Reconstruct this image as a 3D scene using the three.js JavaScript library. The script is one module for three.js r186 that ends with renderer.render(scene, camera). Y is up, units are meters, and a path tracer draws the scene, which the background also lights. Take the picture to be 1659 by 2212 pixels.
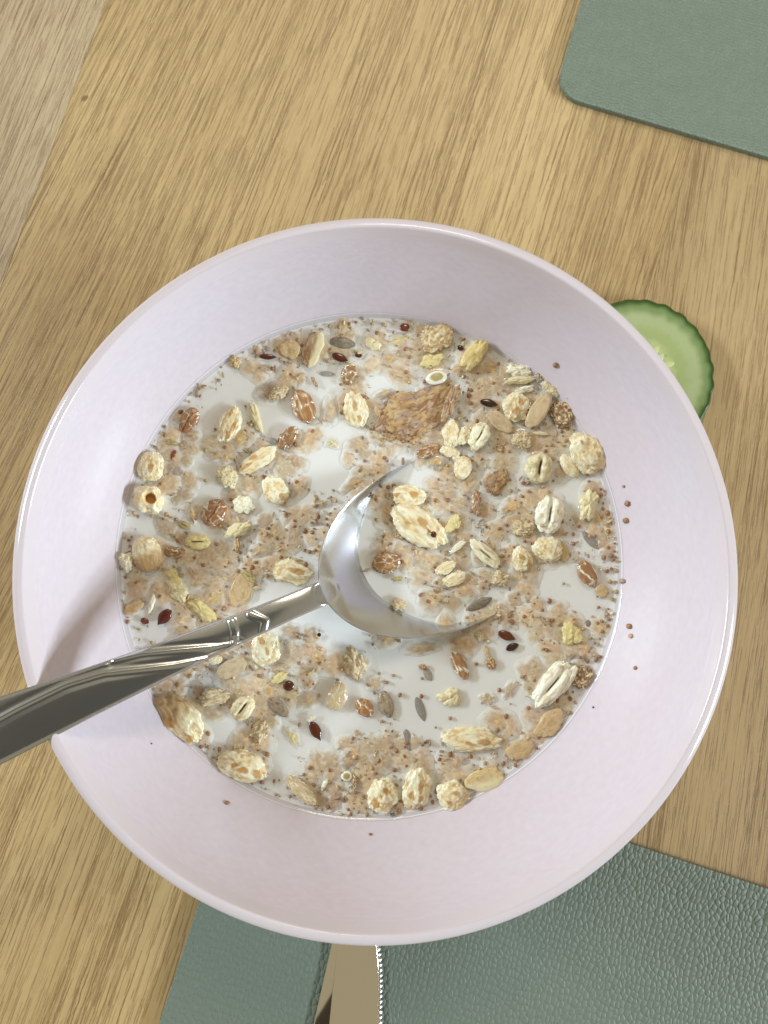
import * as THREE from 'three';
import { ImprovedNoise } from 'three/addons/math/ImprovedNoise.js';
import { mergeVertices, mergeGeometries } from 'three/addons/utils/BufferGeometryUtils.js';
import { RectAreaLightUniformsLib } from 'three/addons/lights/RectAreaLightUniformsLib.js';

// ------------------------------------------------------------------ camera, light, exposure
const MM = 0.001, CAM_H = 238, LENS = 1671;            // mm above the table; focal length in pixels of a 1659 x 2212 picture
const scene = new THREE.Scene();
const camera = new THREE.PerspectiveCamera(2 * Math.atan(1106 / LENS) * 180 / Math.PI, 0.75, 0.01, 20);
camera.position.set(0, CAM_H * MM, 0);
camera.up.set(0, 0, -1);
const DIR = new THREE.Vector3(Math.tan(0.0146608), -1, -Math.tan(0.0764454)).normalize();
camera.lookAt(camera.position.clone().add(DIR));
camera.focus = 0.19; camera.userData.fStop = 20;
scene.add(camera);

const renderer = new THREE.WebGLRenderer({ antialias: true });
renderer.toneMapping = THREE.LinearToneMapping;
renderer.toneMappingExposure = 1.13;
renderer.shadowMap.enabled = true;
RectAreaLightUniformsLib.init();
scene.background = new THREE.Color().setRGB(0.315, 0.272, 0.185);   // warm bounce of the room

function windowLight(color, intensity, w, h, azimuth, elevation, dist, panes = 1, gap = 0.07) {
  const a = azimuth * Math.PI / 180, e = elevation * Math.PI / 180, aimY = 0.05;         // azimuth: 0 = right of picture, 90 = bottom
  const pw = (w - gap * (panes - 1)) / panes;
  for (let k = 0; k < panes; k++) {
    const l = new THREE.RectAreaLight(new THREE.Color().setRGB(...color), intensity, pw, h), off = (k - (panes - 1) / 2) * (pw + gap);
    l.position.set(Math.cos(a) * Math.cos(e) * dist - Math.sin(a) * off, aimY + Math.sin(e) * dist, Math.sin(a) * Math.cos(e) * dist + Math.cos(a) * off);
    l.lookAt(0, aimY, 0);
    scene.add(l);
  }
}
windowLight([0.80, 0.92, 1.0], 260, 0.98, 0.125, 18, 20, 3.0, 3);              // window to the right, a little towards the viewer
windowLight([0.82, 0.93, 1.0], 200, 0.95, 0.14, 198, 25, 3.0, 3);              // window to the left
windowLight([1.0, 0.84, 0.64], 11, 0.4, 0.4, 276, 50, 1.8);                    // warm lamp beyond the top of the picture

// ------------------------------------------------------------------ helpers
const noiseGen = new ImprovedNoise();
const N3 = (x, y, z) => noiseGen.noise(x, y, z);
function rng(seed) { let s = (seed * 2654435761) >>> 0 || 1; return () => { s = (s + 0x6d2b79f5) >>> 0; let t = Math.imul(s ^ (s >>> 15), 1 | s); t = (t + Math.imul(t ^ (t >>> 7), 61 | t)) ^ t; return ((t ^ (t >>> 14)) >>> 0) / 4294967296; }; }
const clamp = (x, a = 0, b = 1) => Math.min(b, Math.max(a, x));
const smooth = (a, b, x) => { const t = clamp((x - a) / (b - a)); return t * t * (3 - 2 * t); };
const mix = (a, b, t) => a + (b - a) * t;
const mix3 = (a, b, t) => [mix(a[0], b[0], t), mix(a[1], b[1], t), mix(a[2], b[2], t)];
const s2l = (c) => { c /= 255; return c <= 0.04045 ? c / 12.92 : ((c + 0.055) / 1.055) ** 2.4; };
const l2s = (c) => 255 * (c <= 0.0031308 ? 12.92 * c : 1.055 * Math.max(c, 0) ** (1 / 2.4) - 0.055);
const col = (r, g, b, k = 1) => [Math.min(0.9, s2l(r) * k), Math.min(0.9, s2l(g) * k), Math.min(0.9, s2l(b) * k)];
const camX = new THREE.Vector3(), camY = new THREE.Vector3(), camZ = new THREE.Vector3();
camera.updateMatrixWorld(); camera.matrixWorld.extractBasis(camX, camY, camZ);
function at(px, py, h) {                                // picture point (1659 wide) -> place in mm on the plane h mm above the table
  const r = camX.clone().multiplyScalar((px - 829.5) / LENS).addScaledVector(camY, -(py - 1106) / LENS).sub(camZ);
  const t = (h - CAM_H) / r.y;
  return [r.x * t, r.z * t];
}
const FULL = 1659 / 3024;
const used = {};
function numbered(n) { const k = used[n] = (used[n] ?? -1) + 1; return k ? `${n}_${String(k).padStart(3, '0')}` : n; }
function put(o, name, parent) { o.name = parent ? name : numbered(name); o.castShadow = o.receiveShadow = true; (parent || scene).add(o); return o; }
function mesh(name, geo, m, parent) { return put(new THREE.Mesh(geo, m), name, parent); }
function tag(o, label, category, group, kind) { o.userData.label = label; if (category) o.userData.category = category; if (group) o.userData.group = group; if (kind) o.userData.kind = kind; return o; }
function group(name, x = 0, y = 0, z = 0, turn = 0) { const g = new THREE.Group(); g.name = numbered(name); g.position.set(x * MM, y * MM, z * MM); g.rotation.y = turn; scene.add(g); return g; }
function tex(w, h, fn, srgb) {
  const d = new Uint8Array(w * h * 4);
  fn(d, w, h);
  const t = new THREE.DataTexture(d, w, h, THREE.RGBAFormat);
  t.magFilter = THREE.LinearFilter; t.minFilter = THREE.LinearMipmapLinearFilter; t.generateMipmaps = true;
  t.wrapS = t.wrapT = THREE.RepeatWrapping; if (srgb) t.colorSpace = THREE.SRGBColorSpace;
  t.needsUpdate = true; return t;
}
// fast 2-D value noise
const HN = 65536, HT = new Float32Array(HN); { const r = rng(7); for (let i = 0; i < HN; i++) HT[i] = r(); }
const hash2 = (x, y) => HT[(Math.imul(x, 374761393) + Math.imul(y, 668265263) ^ Math.imul(x, y) * 31) >>> 7 & 65535];
function V2(x, y) { const i = Math.floor(x), j = Math.floor(y); let u = x - i, v = y - j; u = u * u * (3 - 2 * u); v = v * v * (3 - 2 * v); const a = hash2(i, j), b = hash2(i + 1, j), c = hash2(i, j + 1), d = hash2(i + 1, j + 1); return a + (b - a) * u + (c - a) * v + (a - b - c + d) * u * v; }
const F2 = (x, y) => (V2(x, y) * 0.55 + V2(x * 2.1 + 9, y * 2.1 + 5) * 0.3 + V2(x * 4.3 + 3, y * 4.3 + 17) * 0.15);

// ------------------------------------------------------------------ table of oak planks
{
  const table = group('table');
  tag(table, 'pale oak table top of wide planks under the bowl and mats', 'table');
  const A = 17.6 * Math.PI / 180;                       // grain: along direction points down and to the left in the picture
  const along = [-Math.sin(A), Math.cos(A)], across = [Math.cos(A), Math.sin(A)];
  const q1 = at(120, 300, 0), q2 = at(1461, 437, 0);
  const c1 = q1[0] * across[0] + q1[1] * across[1], c2 = q2[0] * across[0] + q2[1] * across[1];
  const planks = [[c1 - 170, c1, 11], [c1, c2, 22], [c2, c2 + 172, 33]];
  const L = 460;
  planks.forEach(([u0, u1, seed], k) => {
    const W = u1 - u0, R = rng(seed), TW = 2048, TH = 2048, px = W / TW, py = L / TH;
    const tint = new Float32Array(TW * TH);             // < 0 darker, > 0 paler
    const pore = new Float32Array(TW * TH);
    const slope = (u) => k === 0 ? -0.03 : k === 1 ? mix(-0.12, 0.0, smooth(0, 120, u)) : 0.13;   // drift of the grain against the plank edge
    const arch = (u, v) => k === 1 ? Math.max(0, 1 - Math.abs(u - (W - 13)) / 30) : 0;
    for (let j = 0; j < TH; j++) for (let i = 0; i < TW; i++) {
      const u = i * px, v = j * py - L / 2, g = u - slope(u) * v;
      let b = g + 4 * (F2(g * 0.03 + seed, v * 0.0035) - 0.5) + 0.7 * (V2(g * 0.2, v * 0.012 + seed) - 0.5);
      const ar = arch(u, v);
      if (ar > 0) { const a2 = (v + 80) * 0.16 + ((u - (W - 13)) ** 2) * 0.045; b = mix(b, a2, ar * ar * (3 - 2 * ar)); }
      const band = V2(b * 0.42 + seed * 3, 0.5) * 0.55 + V2(b * 1.25 + seed, 3.5) * 0.45;
      const fibre = V2(g * 2.6, v * 0.022 + seed) * 0.4 + V2(g * 6.5, v * 0.05) * 0.35 + V2(g * 12, v * 0.16) * 0.25;
      const ripple = V2(g * 2.2 + v * 0.5, v * 0.75 + seed * 7);
      const cloud = F2(g * 0.022 + 50 + seed, v * 0.012);
      tint[j * TW + i] = (band - 0.5) * 0.3 + (fibre - 0.5) * 0.46 + (ripple - 0.5) * 0.1 + (cloud - 0.5) * 0.3 + (V2(g * 0.05 + seed * 1.7, v * 0.0025) - 0.5) * 0.5;
      pore[j * TW + i] = -smooth(0.5, 0.2, band);       // where pores like to sit
    }
    const want = pore.map((x) => 0.55 - x * 0.45); pore.fill(0);
    const dash = (u, v, len, wid, dark) => {
      const wob = R() * 50, sl = slope(u) + (R() - 0.5) * 0.05, n = Math.max(4, Math.ceil(len / py));
      for (let s = 0; s <= n; s++) {
        const t = s / n, vv = v + (t - 0.5) * len, uu = u + sl * (t - 0.5) * len + (V2(vv * 0.35 + wob, wob) - 0.5) * 0.32;
        const w = wid * (0.35 + 0.65 * Math.sin(Math.PI * t)) * (0.7 + 0.6 * V2(vv * 1.4, wob));
        const j = Math.round((vv + L / 2) / py); if (j < 0 || j >= TH) continue;
        const i0 = Math.floor((uu - w - px) / px), i1 = Math.ceil((uu + w + px) / px);
        for (let i = Math.max(0, i0); i <= Math.min(TW - 1, i1); i++) { const d = Math.abs(i * px - uu), c = dark * clamp(1 - (d - w * 0.4) / (w * 0.6 + px * 0.7)); if (c > pore[j * TW + i]) pore[j * TW + i] = c; }
      }
    };
    for (let n = 0; n < W * L / 1.9; n++) {
      const u = R() * W, v = (R() - 0.5) * L, w0 = want[clamp(Math.floor((v + L / 2) / py), 0, TH - 1) * TW + clamp(Math.floor(u / px), 0, TW - 1)];
      const clump = smooth(0.2, 0.65, V2(u * 0.09 + seed, v * 0.008));
      if (R() > w0 * (0.4 + 0.6 * clump)) continue;
      const big = R() < 0.10;
      dash(u, v, big ? 12 + R() * 30 : 3 + R() * 11, big ? 0.07 + R() * 0.08 : 0.035 + R() * 0.055, big ? 0.55 + R() * 0.45 : 0.3 + R() * 0.6);
    }
    if (k === 1) { const q = at(178, 212, 0), u = q[0] * across[0] + q[1] * across[1] - u0, v = q[0] * along[0] + q[1] * along[1]; for (let n = 0; n < 6; n++) dash(u + n * 0.25, v - n * 0.12, 1.8, 0.4, 0.8); }   // the little knot by the joint
    const lightC = [[0.58, 0.465, 0.30], [0.625, 0.462, 0.232], [0.535, 0.39, 0.205]][k], darkC = [[0.36, 0.26, 0.15], [0.335, 0.215, 0.09], [0.325, 0.21, 0.095]][k], poreC = [0.17, 0.093, 0.035];
    const map = tex(TW, TH, (d) => { for (let n = 0; n < TW * TH; n++) { const c = mix3(mix3(darkC, lightC, clamp(0.6 + tint[n] * 0.9)), poreC, pore[n]); for (let q = 0; q < 3; q++) d[n * 4 + q] = l2s(c[q]); d[n * 4 + 3] = 255; } }, true);
    const bump = tex(TW, TH, (d) => { for (let n = 0; n < TW * TH; n++) { d[n * 4] = d[n * 4 + 1] = d[n * 4 + 2] = 255 * clamp(0.72 + tint[n] * 0.3 - pore[n] * 0.6); d[n * 4 + 3] = 255; } });
    const m = new THREE.MeshPhysicalMaterial({ map, bumpMap: bump, bumpScale: 0.00006, roughness: 0.43 });
    const g = new THREE.BufferGeometry(), T = 24, c = 0.12, pos = [], uv = [], idx = [];
    const ring = [[u0 + 0.03, -T], [u0 + 0.03, -c], [u0 + 0.03 + c, 0], [u1 - 0.03 - c, 0], [u1 - 0.03, -c], [u1 - 0.03, -T]];
    for (let q = 0; q < ring.length; q++) for (const v of [-L / 2, L / 2]) { const [u, y] = ring[q]; pos.push((across[0] * u + along[0] * v) * MM, y * MM, (across[1] * u + along[1] * v) * MM); uv.push((u - u0) / W, v / L + 0.5); }
    for (let q = 0; q < ring.length; q++) { const a = q * 2, b = ((q + 1) % ring.length) * 2; idx.push(a, a + 1, b, a + 1, b + 1, b); }
    for (const s of [0, 1]) for (let q = 1; q < ring.length - 1; q++) idx.push(...(s ? [s, (q + 1) * 2 + s, q * 2 + s] : [s, q * 2 + s, (q + 1) * 2 + s]));
    g.setAttribute('position', new THREE.Float32BufferAttribute(pos, 3)); g.setAttribute('uv', new THREE.Float32BufferAttribute(uv, 2)); g.setIndex(idx);
    const flat = g.toNonIndexed(); flat.computeVertexNormals();
    mesh('plank', flat, m, table);
  });
}

// ------------------------------------------------------------------ leather mats
const leatherBump = tex(2048, 2048, (d, w, h) => {
  const n = 84, s = n / w;
  for (let j = 0; j < h; j++) for (let i = 0; i < w; i++) {
    const x = i * s * 1.0 + 0.8 * (V2(i * 0.006, j * 0.006) - 0.5), y = j * s * 0.68 + 0.8 * (V2(i * 0.006 + 40, j * 0.006) - 0.5), ci = Math.floor(x), cj = Math.floor(y);
    let f1 = 9, f2 = 9, id = 0;
    for (let b = -1; b <= 1; b++) for (let a = -1; a <= 1; a++) {
      const X = ((ci + a) % n + n) % n, Y = cj + b, px = ci + a + 0.1 + 0.8 * hash2(X + 11, Y + 3), py = Y + 0.1 + 0.8 * hash2(X + 71, Y + 29), q = (px - x) ** 2 + (py - y) ** 2;
      if (q < f1) { f2 = f1; f1 = q; id = hash2(X + 5, Y + 7); } else if (q < f2) f2 = q;
    }
    const e = Math.sqrt(f2) - Math.sqrt(f1), fold = smooth(0.35, 0.6, V2(i * 0.012, j * 0.012));
    const v = clamp((1 - 1.05 * f1) * (0.45 + 0.55 * smooth(0.0, 0.4, e)) * (0.72 + 0.28 * id) + 0.1 * (V2(i * 0.15, j * 0.15) - 0.5) + 0.04 * fold);
    const o = (j * w + i) * 4; d[o] = d[o + 1] = d[o + 2] = v * 255; d[o + 3] = 255;
  }
});
function mat(name, label, a, b, c, d2, corner, sx, sy, rx, color, rough) {
  // a-b: two picture points on the long side, c-d2: two on the short side; they meet in the rounded corner
  const H = 2.2, P = at(...a, H), Q = at(...b, H), S = at(...c, H), T = at(...d2, H);
  const dx = Q[0] - P[0], dy = Q[1] - P[1], ex = T[0] - S[0], ey = T[1] - S[1];
  const t = ((S[0] - P[0]) * ey - (S[1] - P[1]) * ex) / (dx * ey - dy * ex), X = P[0] + dx * t, Z = P[1] + dy * t;
  const ang = Math.atan2(dy, dx), w = 330, l = 440, r = corner;
  const sh = new THREE.Shape();
  const x0 = sx > 0 ? 0 : -l, x1 = sx > 0 ? l : 0, y0 = sy > 0 ? 0 : -w, y1 = sy > 0 ? w : 0;      // shape y runs down the picture
  sh.moveTo(x0 + r, y0); sh.lineTo(x1 - r, y0); sh.absarc(x1 - r, y0 + r, r, -Math.PI / 2, 0); sh.lineTo(x1, y1 - r); sh.absarc(x1 - r, y1 - r, r, 0, Math.PI / 2);
  sh.lineTo(x0 + r, y1); sh.absarc(x0 + r, y1 - r, r, Math.PI / 2, Math.PI); sh.lineTo(x0, y0 + r); sh.absarc(x0 + r, y0 + r, r, Math.PI, Math.PI * 1.5);
  const g = new THREE.ExtrudeGeometry(sh, { depth: 1.5, bevelEnabled: true, bevelSize: 0.5, bevelOffset: -0.5, bevelThickness: 0.32, bevelSegments: 3, curveSegments: 14 });
  const uv = g.attributes.uv; for (let i = 0; i < uv.count; i++) uv.setXY(i, uv.getX(i) / rx, uv.getY(i) / rx);
  g.rotateX(Math.PI / 2); g.translate(0, 1.83, 0); g.scale(MM, MM, MM);
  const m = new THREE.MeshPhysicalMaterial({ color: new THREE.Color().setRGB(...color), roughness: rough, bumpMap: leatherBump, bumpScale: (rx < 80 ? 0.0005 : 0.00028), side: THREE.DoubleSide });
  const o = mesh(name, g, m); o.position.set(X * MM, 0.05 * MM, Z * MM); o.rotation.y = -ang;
  return tag(o, label, 'placemat', 'sage green leather placemats');
}
mat('placemat', 'sage green fine grained leather placemat with rounded corner, clear of the bowl', [1240, 215], [1659, 338], [1255, 0], [1215, 140], 8.5, 1, -1, 62, [0.21, 0.262, 0.205], 0.52);
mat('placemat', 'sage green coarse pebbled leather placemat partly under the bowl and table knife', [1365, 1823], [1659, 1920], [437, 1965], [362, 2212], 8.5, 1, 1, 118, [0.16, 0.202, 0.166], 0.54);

// ------------------------------------------------------------------ bowl (leans a little: its lower right side stands higher)
const TILT = 1.6 * Math.PI / 180, RAISE = [0.6, 0.8], BASE = [1.5, 0.0], MILK = 42;
const inner = [[79.45, 61.75], [79.0, 60.6], [77.8, 57.6], [74.9, 52.4], [70.6, 47.3], [64.8, 42.1], [58, 37], [50, 31.5], [40, 25.5], [28, 20], [14, 16], [0, 15]];
const outer = [[82.15, 61.2], [82.35, 60.6], [82.0, 59.6], [80.5, 56.2], [77.4, 50.3], [72.8, 44.4], [66.6, 38.4], [58, 31.5], [47, 22], [40, 14], [37.5, 8.5], [37, 4]];
function bowlProfile() {
  const ip = new THREE.CatmullRomCurve3(inner.map(([r, y]) => new THREE.Vector3(r, y, 0)), false, 'catmullrom', 0.5).getPoints(110);
  const op = new THREE.CatmullRomCurve3(outer.map(([r, y]) => new THREE.Vector3(r, y, 0)), false, 'catmullrom', 0.5).getPoints(70);
  const lip = [[79.62, 62.0], [79.85, 62.14], [80.2, 62.18], [80.8, 62.05], [81.4, 61.8], [81.85, 61.52]];
  return { ip, pts: [...ip.slice().reverse().map((p) => new THREE.Vector2(Math.max(0, p.x), p.y)), ...lip.map((p) => new THREE.Vector2(...p)), ...op.map((p) => new THREE.Vector2(p.x, p.y))] };
}
const PROF = bowlProfile();
function innerY(r) { const p = PROF.ip; for (let i = 1; i < p.length; i++) if (p[i].x <= r) { const t = (r - p[i].x) / (p[i - 1].x - p[i].x || 1); return mix(p[i].y, p[i - 1].y, clamp(t)); } return 15; }
function wallY(x, z) { // height of the leaning inner wall over a place on the table (mm)
  let y = 50; for (let k = 0; k < 4; k++) { const bx = x - BASE[0] + TILT * y * RAISE[0], bz = z - BASE[1] + TILT * y * RAISE[1]; y = innerY(Math.hypot(bx, bz)) + 1.05 + TILT * (bx * RAISE[0] + bz * RAISE[1]); } return y;
}
function contactR(phi, h) { let a = 40, b = 80; for (let k = 0; k < 40; k++) { const m = (a + b) / 2; if (wallY(m * Math.cos(phi), m * Math.sin(phi)) < h) a = m; else b = m; } return (a + b) / 2; }
{
  const bowl = group('bowl', BASE[0], 0, BASE[1]);
  const axis = new THREE.Vector3(RAISE[1], 0, -RAISE[0]).normalize();        // turning about it lifts the RAISE side
  bowl.quaternion.setFromAxisAngle(axis, -TILT);
  if (new THREE.Vector3(RAISE[0], 0, RAISE[1]).applyQuaternion(bowl.quaternion).y < 0) bowl.quaternion.setFromAxisAngle(axis, TILT);
  bowl.position.y = 1.05 * MM;
  tag(bowl, 'glossy pale pink lilac cereal bowl holding milk and muesli', 'bowl');
  const cutA = PROF.pts.findIndex((p) => p.y > 58.5 && p.x < 79), cutB = PROF.pts.findIndex((p, k) => k > cutA + 5 && p.x > 81.9 && p.y < 59.6);
  const lathe = (pts) => new THREE.LatheGeometry(pts.map((p) => new THREE.Vector2(p.x * MM, p.y * MM)), 256);
  const g = lathe(PROF.pts.slice(0, cutA + 1)), gOut = lathe(PROF.pts.slice(cutB)), gRim = lathe(PROF.pts.slice(cutA, cutB + 1));
  const wave = tex(2048, 512, (d, w, h) => { for (let j = 0; j < h; j++) for (let i = 0; i < w; i++) { const a = i / w * Math.PI * 2, x = Math.cos(a), z = Math.sin(a), y = j / h; const patch = smooth(-0.6, -0.1, N3(x * 4, z * 4, y * 6)); let v = 0.5 + 0.14 * N3(x * 6, z * 6, y * 8) + patch * 0.5 * (0.26 * N3(x * 24 + 5, z * 24, y * 34) + 0.2 * N3(x * 58, z * 58 + 3, y * 80)); const o = (j * w + i) * 4; d[o] = d[o + 1] = d[o + 2] = 255 * clamp(v); d[o + 3] = 255; } });
  const stain = tex(1024, 256, (d, w, h) => { for (let j = 0; j < h; j++) for (let i = 0; i < w; i++) { const a = i / w * Math.PI * 2, x = Math.cos(a), z = Math.sin(a), y = j / h; const v = 0.5 + 0.5 * N3(x * 3 + 8, z * 3, y * 4), s = 0.98 + 0.04 * N3(x * 40, z * 40, y * 60); const c = mix3([0.695, 0.615, 0.675], [0.69, 0.635, 0.705], clamp(v)); const o = (j * w + i) * 4; for (let q = 0; q < 3; q++) d[o + q] = l2s(c[q] * s); d[o + 3] = 255; } }, true);
  const m = new THREE.MeshPhysicalMaterial({ map: stain, roughness: 0.31, specularIntensity: 0.16, bumpMap: wave, bumpScale: 0.00012, side: THREE.DoubleSide });
  const glaze = new THREE.MeshPhysicalMaterial({ color: new THREE.Color().setRGB(0.69, 0.625, 0.675), roughness: 0.14, side: THREE.DoubleSide });
  mesh('inner_wall', g, m, bowl); mesh('rim', gRim, glaze, bowl); mesh('outer_wall', gOut, glaze, bowl);
  const foot = new THREE.LatheGeometry([[37, 4], [37.2, 0.6], [36.6, 0], [34, 0], [33.4, 0.6], [33, 6]].map(([r, y]) => new THREE.Vector2(r * MM, y * MM)), 96);
  mesh('foot_ring', foot, new THREE.MeshPhysicalMaterial({ color: new THREE.Color().setRGB(0.71, 0.63, 0.68), roughness: 0.3, side: THREE.DoubleSide }), bowl);
}

// ------------------------------------------------------------------ blobs: everything that grew, puffed or was rolled flat
const ICO = {};
function ico(d) { if (!ICO[d]) { const g = new THREE.IcosahedronGeometry(1, d); g.deleteAttribute('uv'); g.deleteAttribute('normal'); ICO[d] = mergeVertices(g, 1e-5); } return ICO[d]; }
function worley(x, y, seed) {
  const ci = Math.floor(x), cj = Math.floor(y); let f1 = 9, f2 = 9;
  for (let b = -1; b <= 1; b++) for (let a = -1; a <= 1; a++) { const px = ci + a + hash2(ci + a + seed * 13, cj + b + 7), py = cj + b + hash2(ci + a + 91, cj + b + seed * 17), q = Math.hypot(px - x, py - y); if (q < f1) { f2 = f1; f1 = q; } else if (q < f2) f2 = q; }
  return f2 - f1;
}
const C = {
  cream: col(228, 210, 166, 1.1), ivory: col(238, 228, 200, 1.12), amber: col(190, 138, 66, 1.0), tan: col(198, 166, 118, 1.0), beige: col(194, 166, 132, 1.0), sand: col(206, 184, 150, 1.0), brown: col(150, 110, 76, 1.0),
  rust: col(164, 108, 58, 0.95), flax: col(92, 42, 24, 0.9), dark: col(58, 34, 24, 0.9), grey: col(140, 130, 114, 0.95), olive: col(172, 156, 106, 1.0), yellow: col(222, 207, 148, 1.05), pale: col(226, 216, 178, 1.05), white: col(236, 230, 212, 1.12), black: col(40, 34, 32, 0.8), mauve: col(170, 146, 130, 1.0),
};
// shape: half sizes a (long), h (up), b (across) in mm
function blob({ a, h, b, seed, d = 12, amp = 0.12, freq = 1.6, fine = 0.03, sq = 1, taper = 0, pinch = 0, slit = 0, slitW = 0.16, hollow = 0, bend = 0, angular = 0, cracks = 0, crackDepth = 0.2, midLine = 0, wash = 0, paint }) {
  const g = ico(d).clone(), p = g.attributes.position, c = new Float32Array(p.count * 3), s = seed * 3.71;
  for (let i = 0; i < p.count; i++) {
    let x = p.getX(i), y = p.getY(i), z = p.getZ(i);
    const dx = x, dy = y, dz = z;
    let k = 1 + amp * N3(x * freq + s, y * freq, z * freq) + amp * 0.5 * N3(x * freq * 2.3, y * freq * 2.3 + s, z * freq * 2.3) - 0.5 * amp * Math.abs(N3(x * 2.4 + s, y * 2.4 + 5, z * 2.4)) + fine * N3(x * 7 + s, y * 7, z * 7) + fine * 0.7 * N3(x * 15, y * 15, z * 15 + s);
    if (angular) { const t = Math.atan2(z, x); k *= 1 + angular * 0.9 * (N3(Math.cos(t) * 1.1 + s, Math.sin(t) * 1.1, s) + 0.4 * N3(Math.cos(t) * 2.6 + s, Math.sin(t) * 2.6, s + 4)); }
    if (sq !== 1) { const e = Math.hypot(x, z) || 1e-6, f = Math.sign(y) * Math.abs(y) ** sq, rr = e ** sq; x = x / e * rr; z = z / e * rr; y = f; }
    if (wash) y *= Math.abs(dy) ** 0.75;
    if (taper) z *= 1 - taper * smooth(-0.2, 1, x) * Math.max(0, x);
    if (pinch) z *= 1 - pinch * Math.exp(-x * x * 8);
    let dent = 0;
    if (slit) { const zz = z - 0.06 * Math.sin(x * 3 + s); dent = Math.exp(-((zz / slitW) ** 2)) * smooth(0.95, 0.5, Math.abs(x)) * smooth(0, 0.4, dy); k *= 1 - slit * dent; }
    if (hollow) { const q = Math.hypot(x - 0.05, z + 0.15) / 0.5; dent = smooth(1, 0.55, q) * smooth(0, 0.3, dy); y *= 1 - hollow * dent; }
    let cr = 1;
    if (cracks) { cr = worley(x * cracks * 0.72 + s + 0.25 * N3(x * 3, z * 3, s), z * cracks * 0.62, seed); const mid = Math.abs(z + 0.06 * Math.sin(x * 4 + s)) * 2.2 + 0.02 + 0.3 * smooth(0.4, 0.9, Math.abs(x)); cr = Math.min(cr + 0.1 * (N3(x * 4, z * 4, s + 9) + 0.3), midLine ? mid : 9); k *= 1 - crackDepth * smooth(0.16, 0.02, cr) * smooth(0.05, 0.4, dy); }
    const X = x * a * k, Y = y * h * k + bend * x * x * h, Z = z * b * k;
    p.setXYZ(i, X, Y, Z);
    const q = paint({ x: dx, y: dy, z: dz, k, dent, cr, n: (f, o = 0) => N3(dx * f + s + o, dy * f + o, dz * f) });
    const wm = wash ? smooth(0.62 - 0.2 * wash, 0.94, Math.hypot(dx, dz) + 0.3 * N3(dx * 2.6 + s, dz * 2.6, 4) + 0.14 * N3(dx * 8, dz * 8, s)) : 0;
    c[i * 3] = mix(q[0], 0.9, wm); c[i * 3 + 1] = mix(q[1], 0.9, wm); c[i * 3 + 2] = mix(q[2], 0.86, wm);
  }
  g.setAttribute('color', new THREE.BufferAttribute(c, 3));
  g.computeVertexNormals(); g.scale(MM, MM, MM);
  return g;
}
const wet = new THREE.MeshPhysicalMaterial({ vertexColors: true, roughness: 0.5, clearcoat: 0.25, clearcoatRoughness: 0.15 });
const soaked = new THREE.MeshPhysicalMaterial({ vertexColors: true, roughness: 0.5 });
const shiny = new THREE.MeshPhysicalMaterial({ vertexColors: true, roughness: 0.2, clearcoat: 0.5, clearcoatRoughness: 0.08 });
const speck = (P, c, k = 0.5) => { const t = smooth(0.32, 0.5, P.n(5.5, 3)); return mix3(c, mix3(c, C.brown, 0.7), t * k); };
const eyesOf = (P, eyes) => { let e = 0; for (const [x, z, r, q = 1] of eyes) e = Math.max(e, smooth(r * 1.15, r * 0.7, Math.hypot((P.x - x), (P.z - z) * q) * (1 + 0.5 * P.n(2.5, 7)) + 0.13 * P.n(6))); return P.y > -0.1 ? e : 0; };
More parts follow.
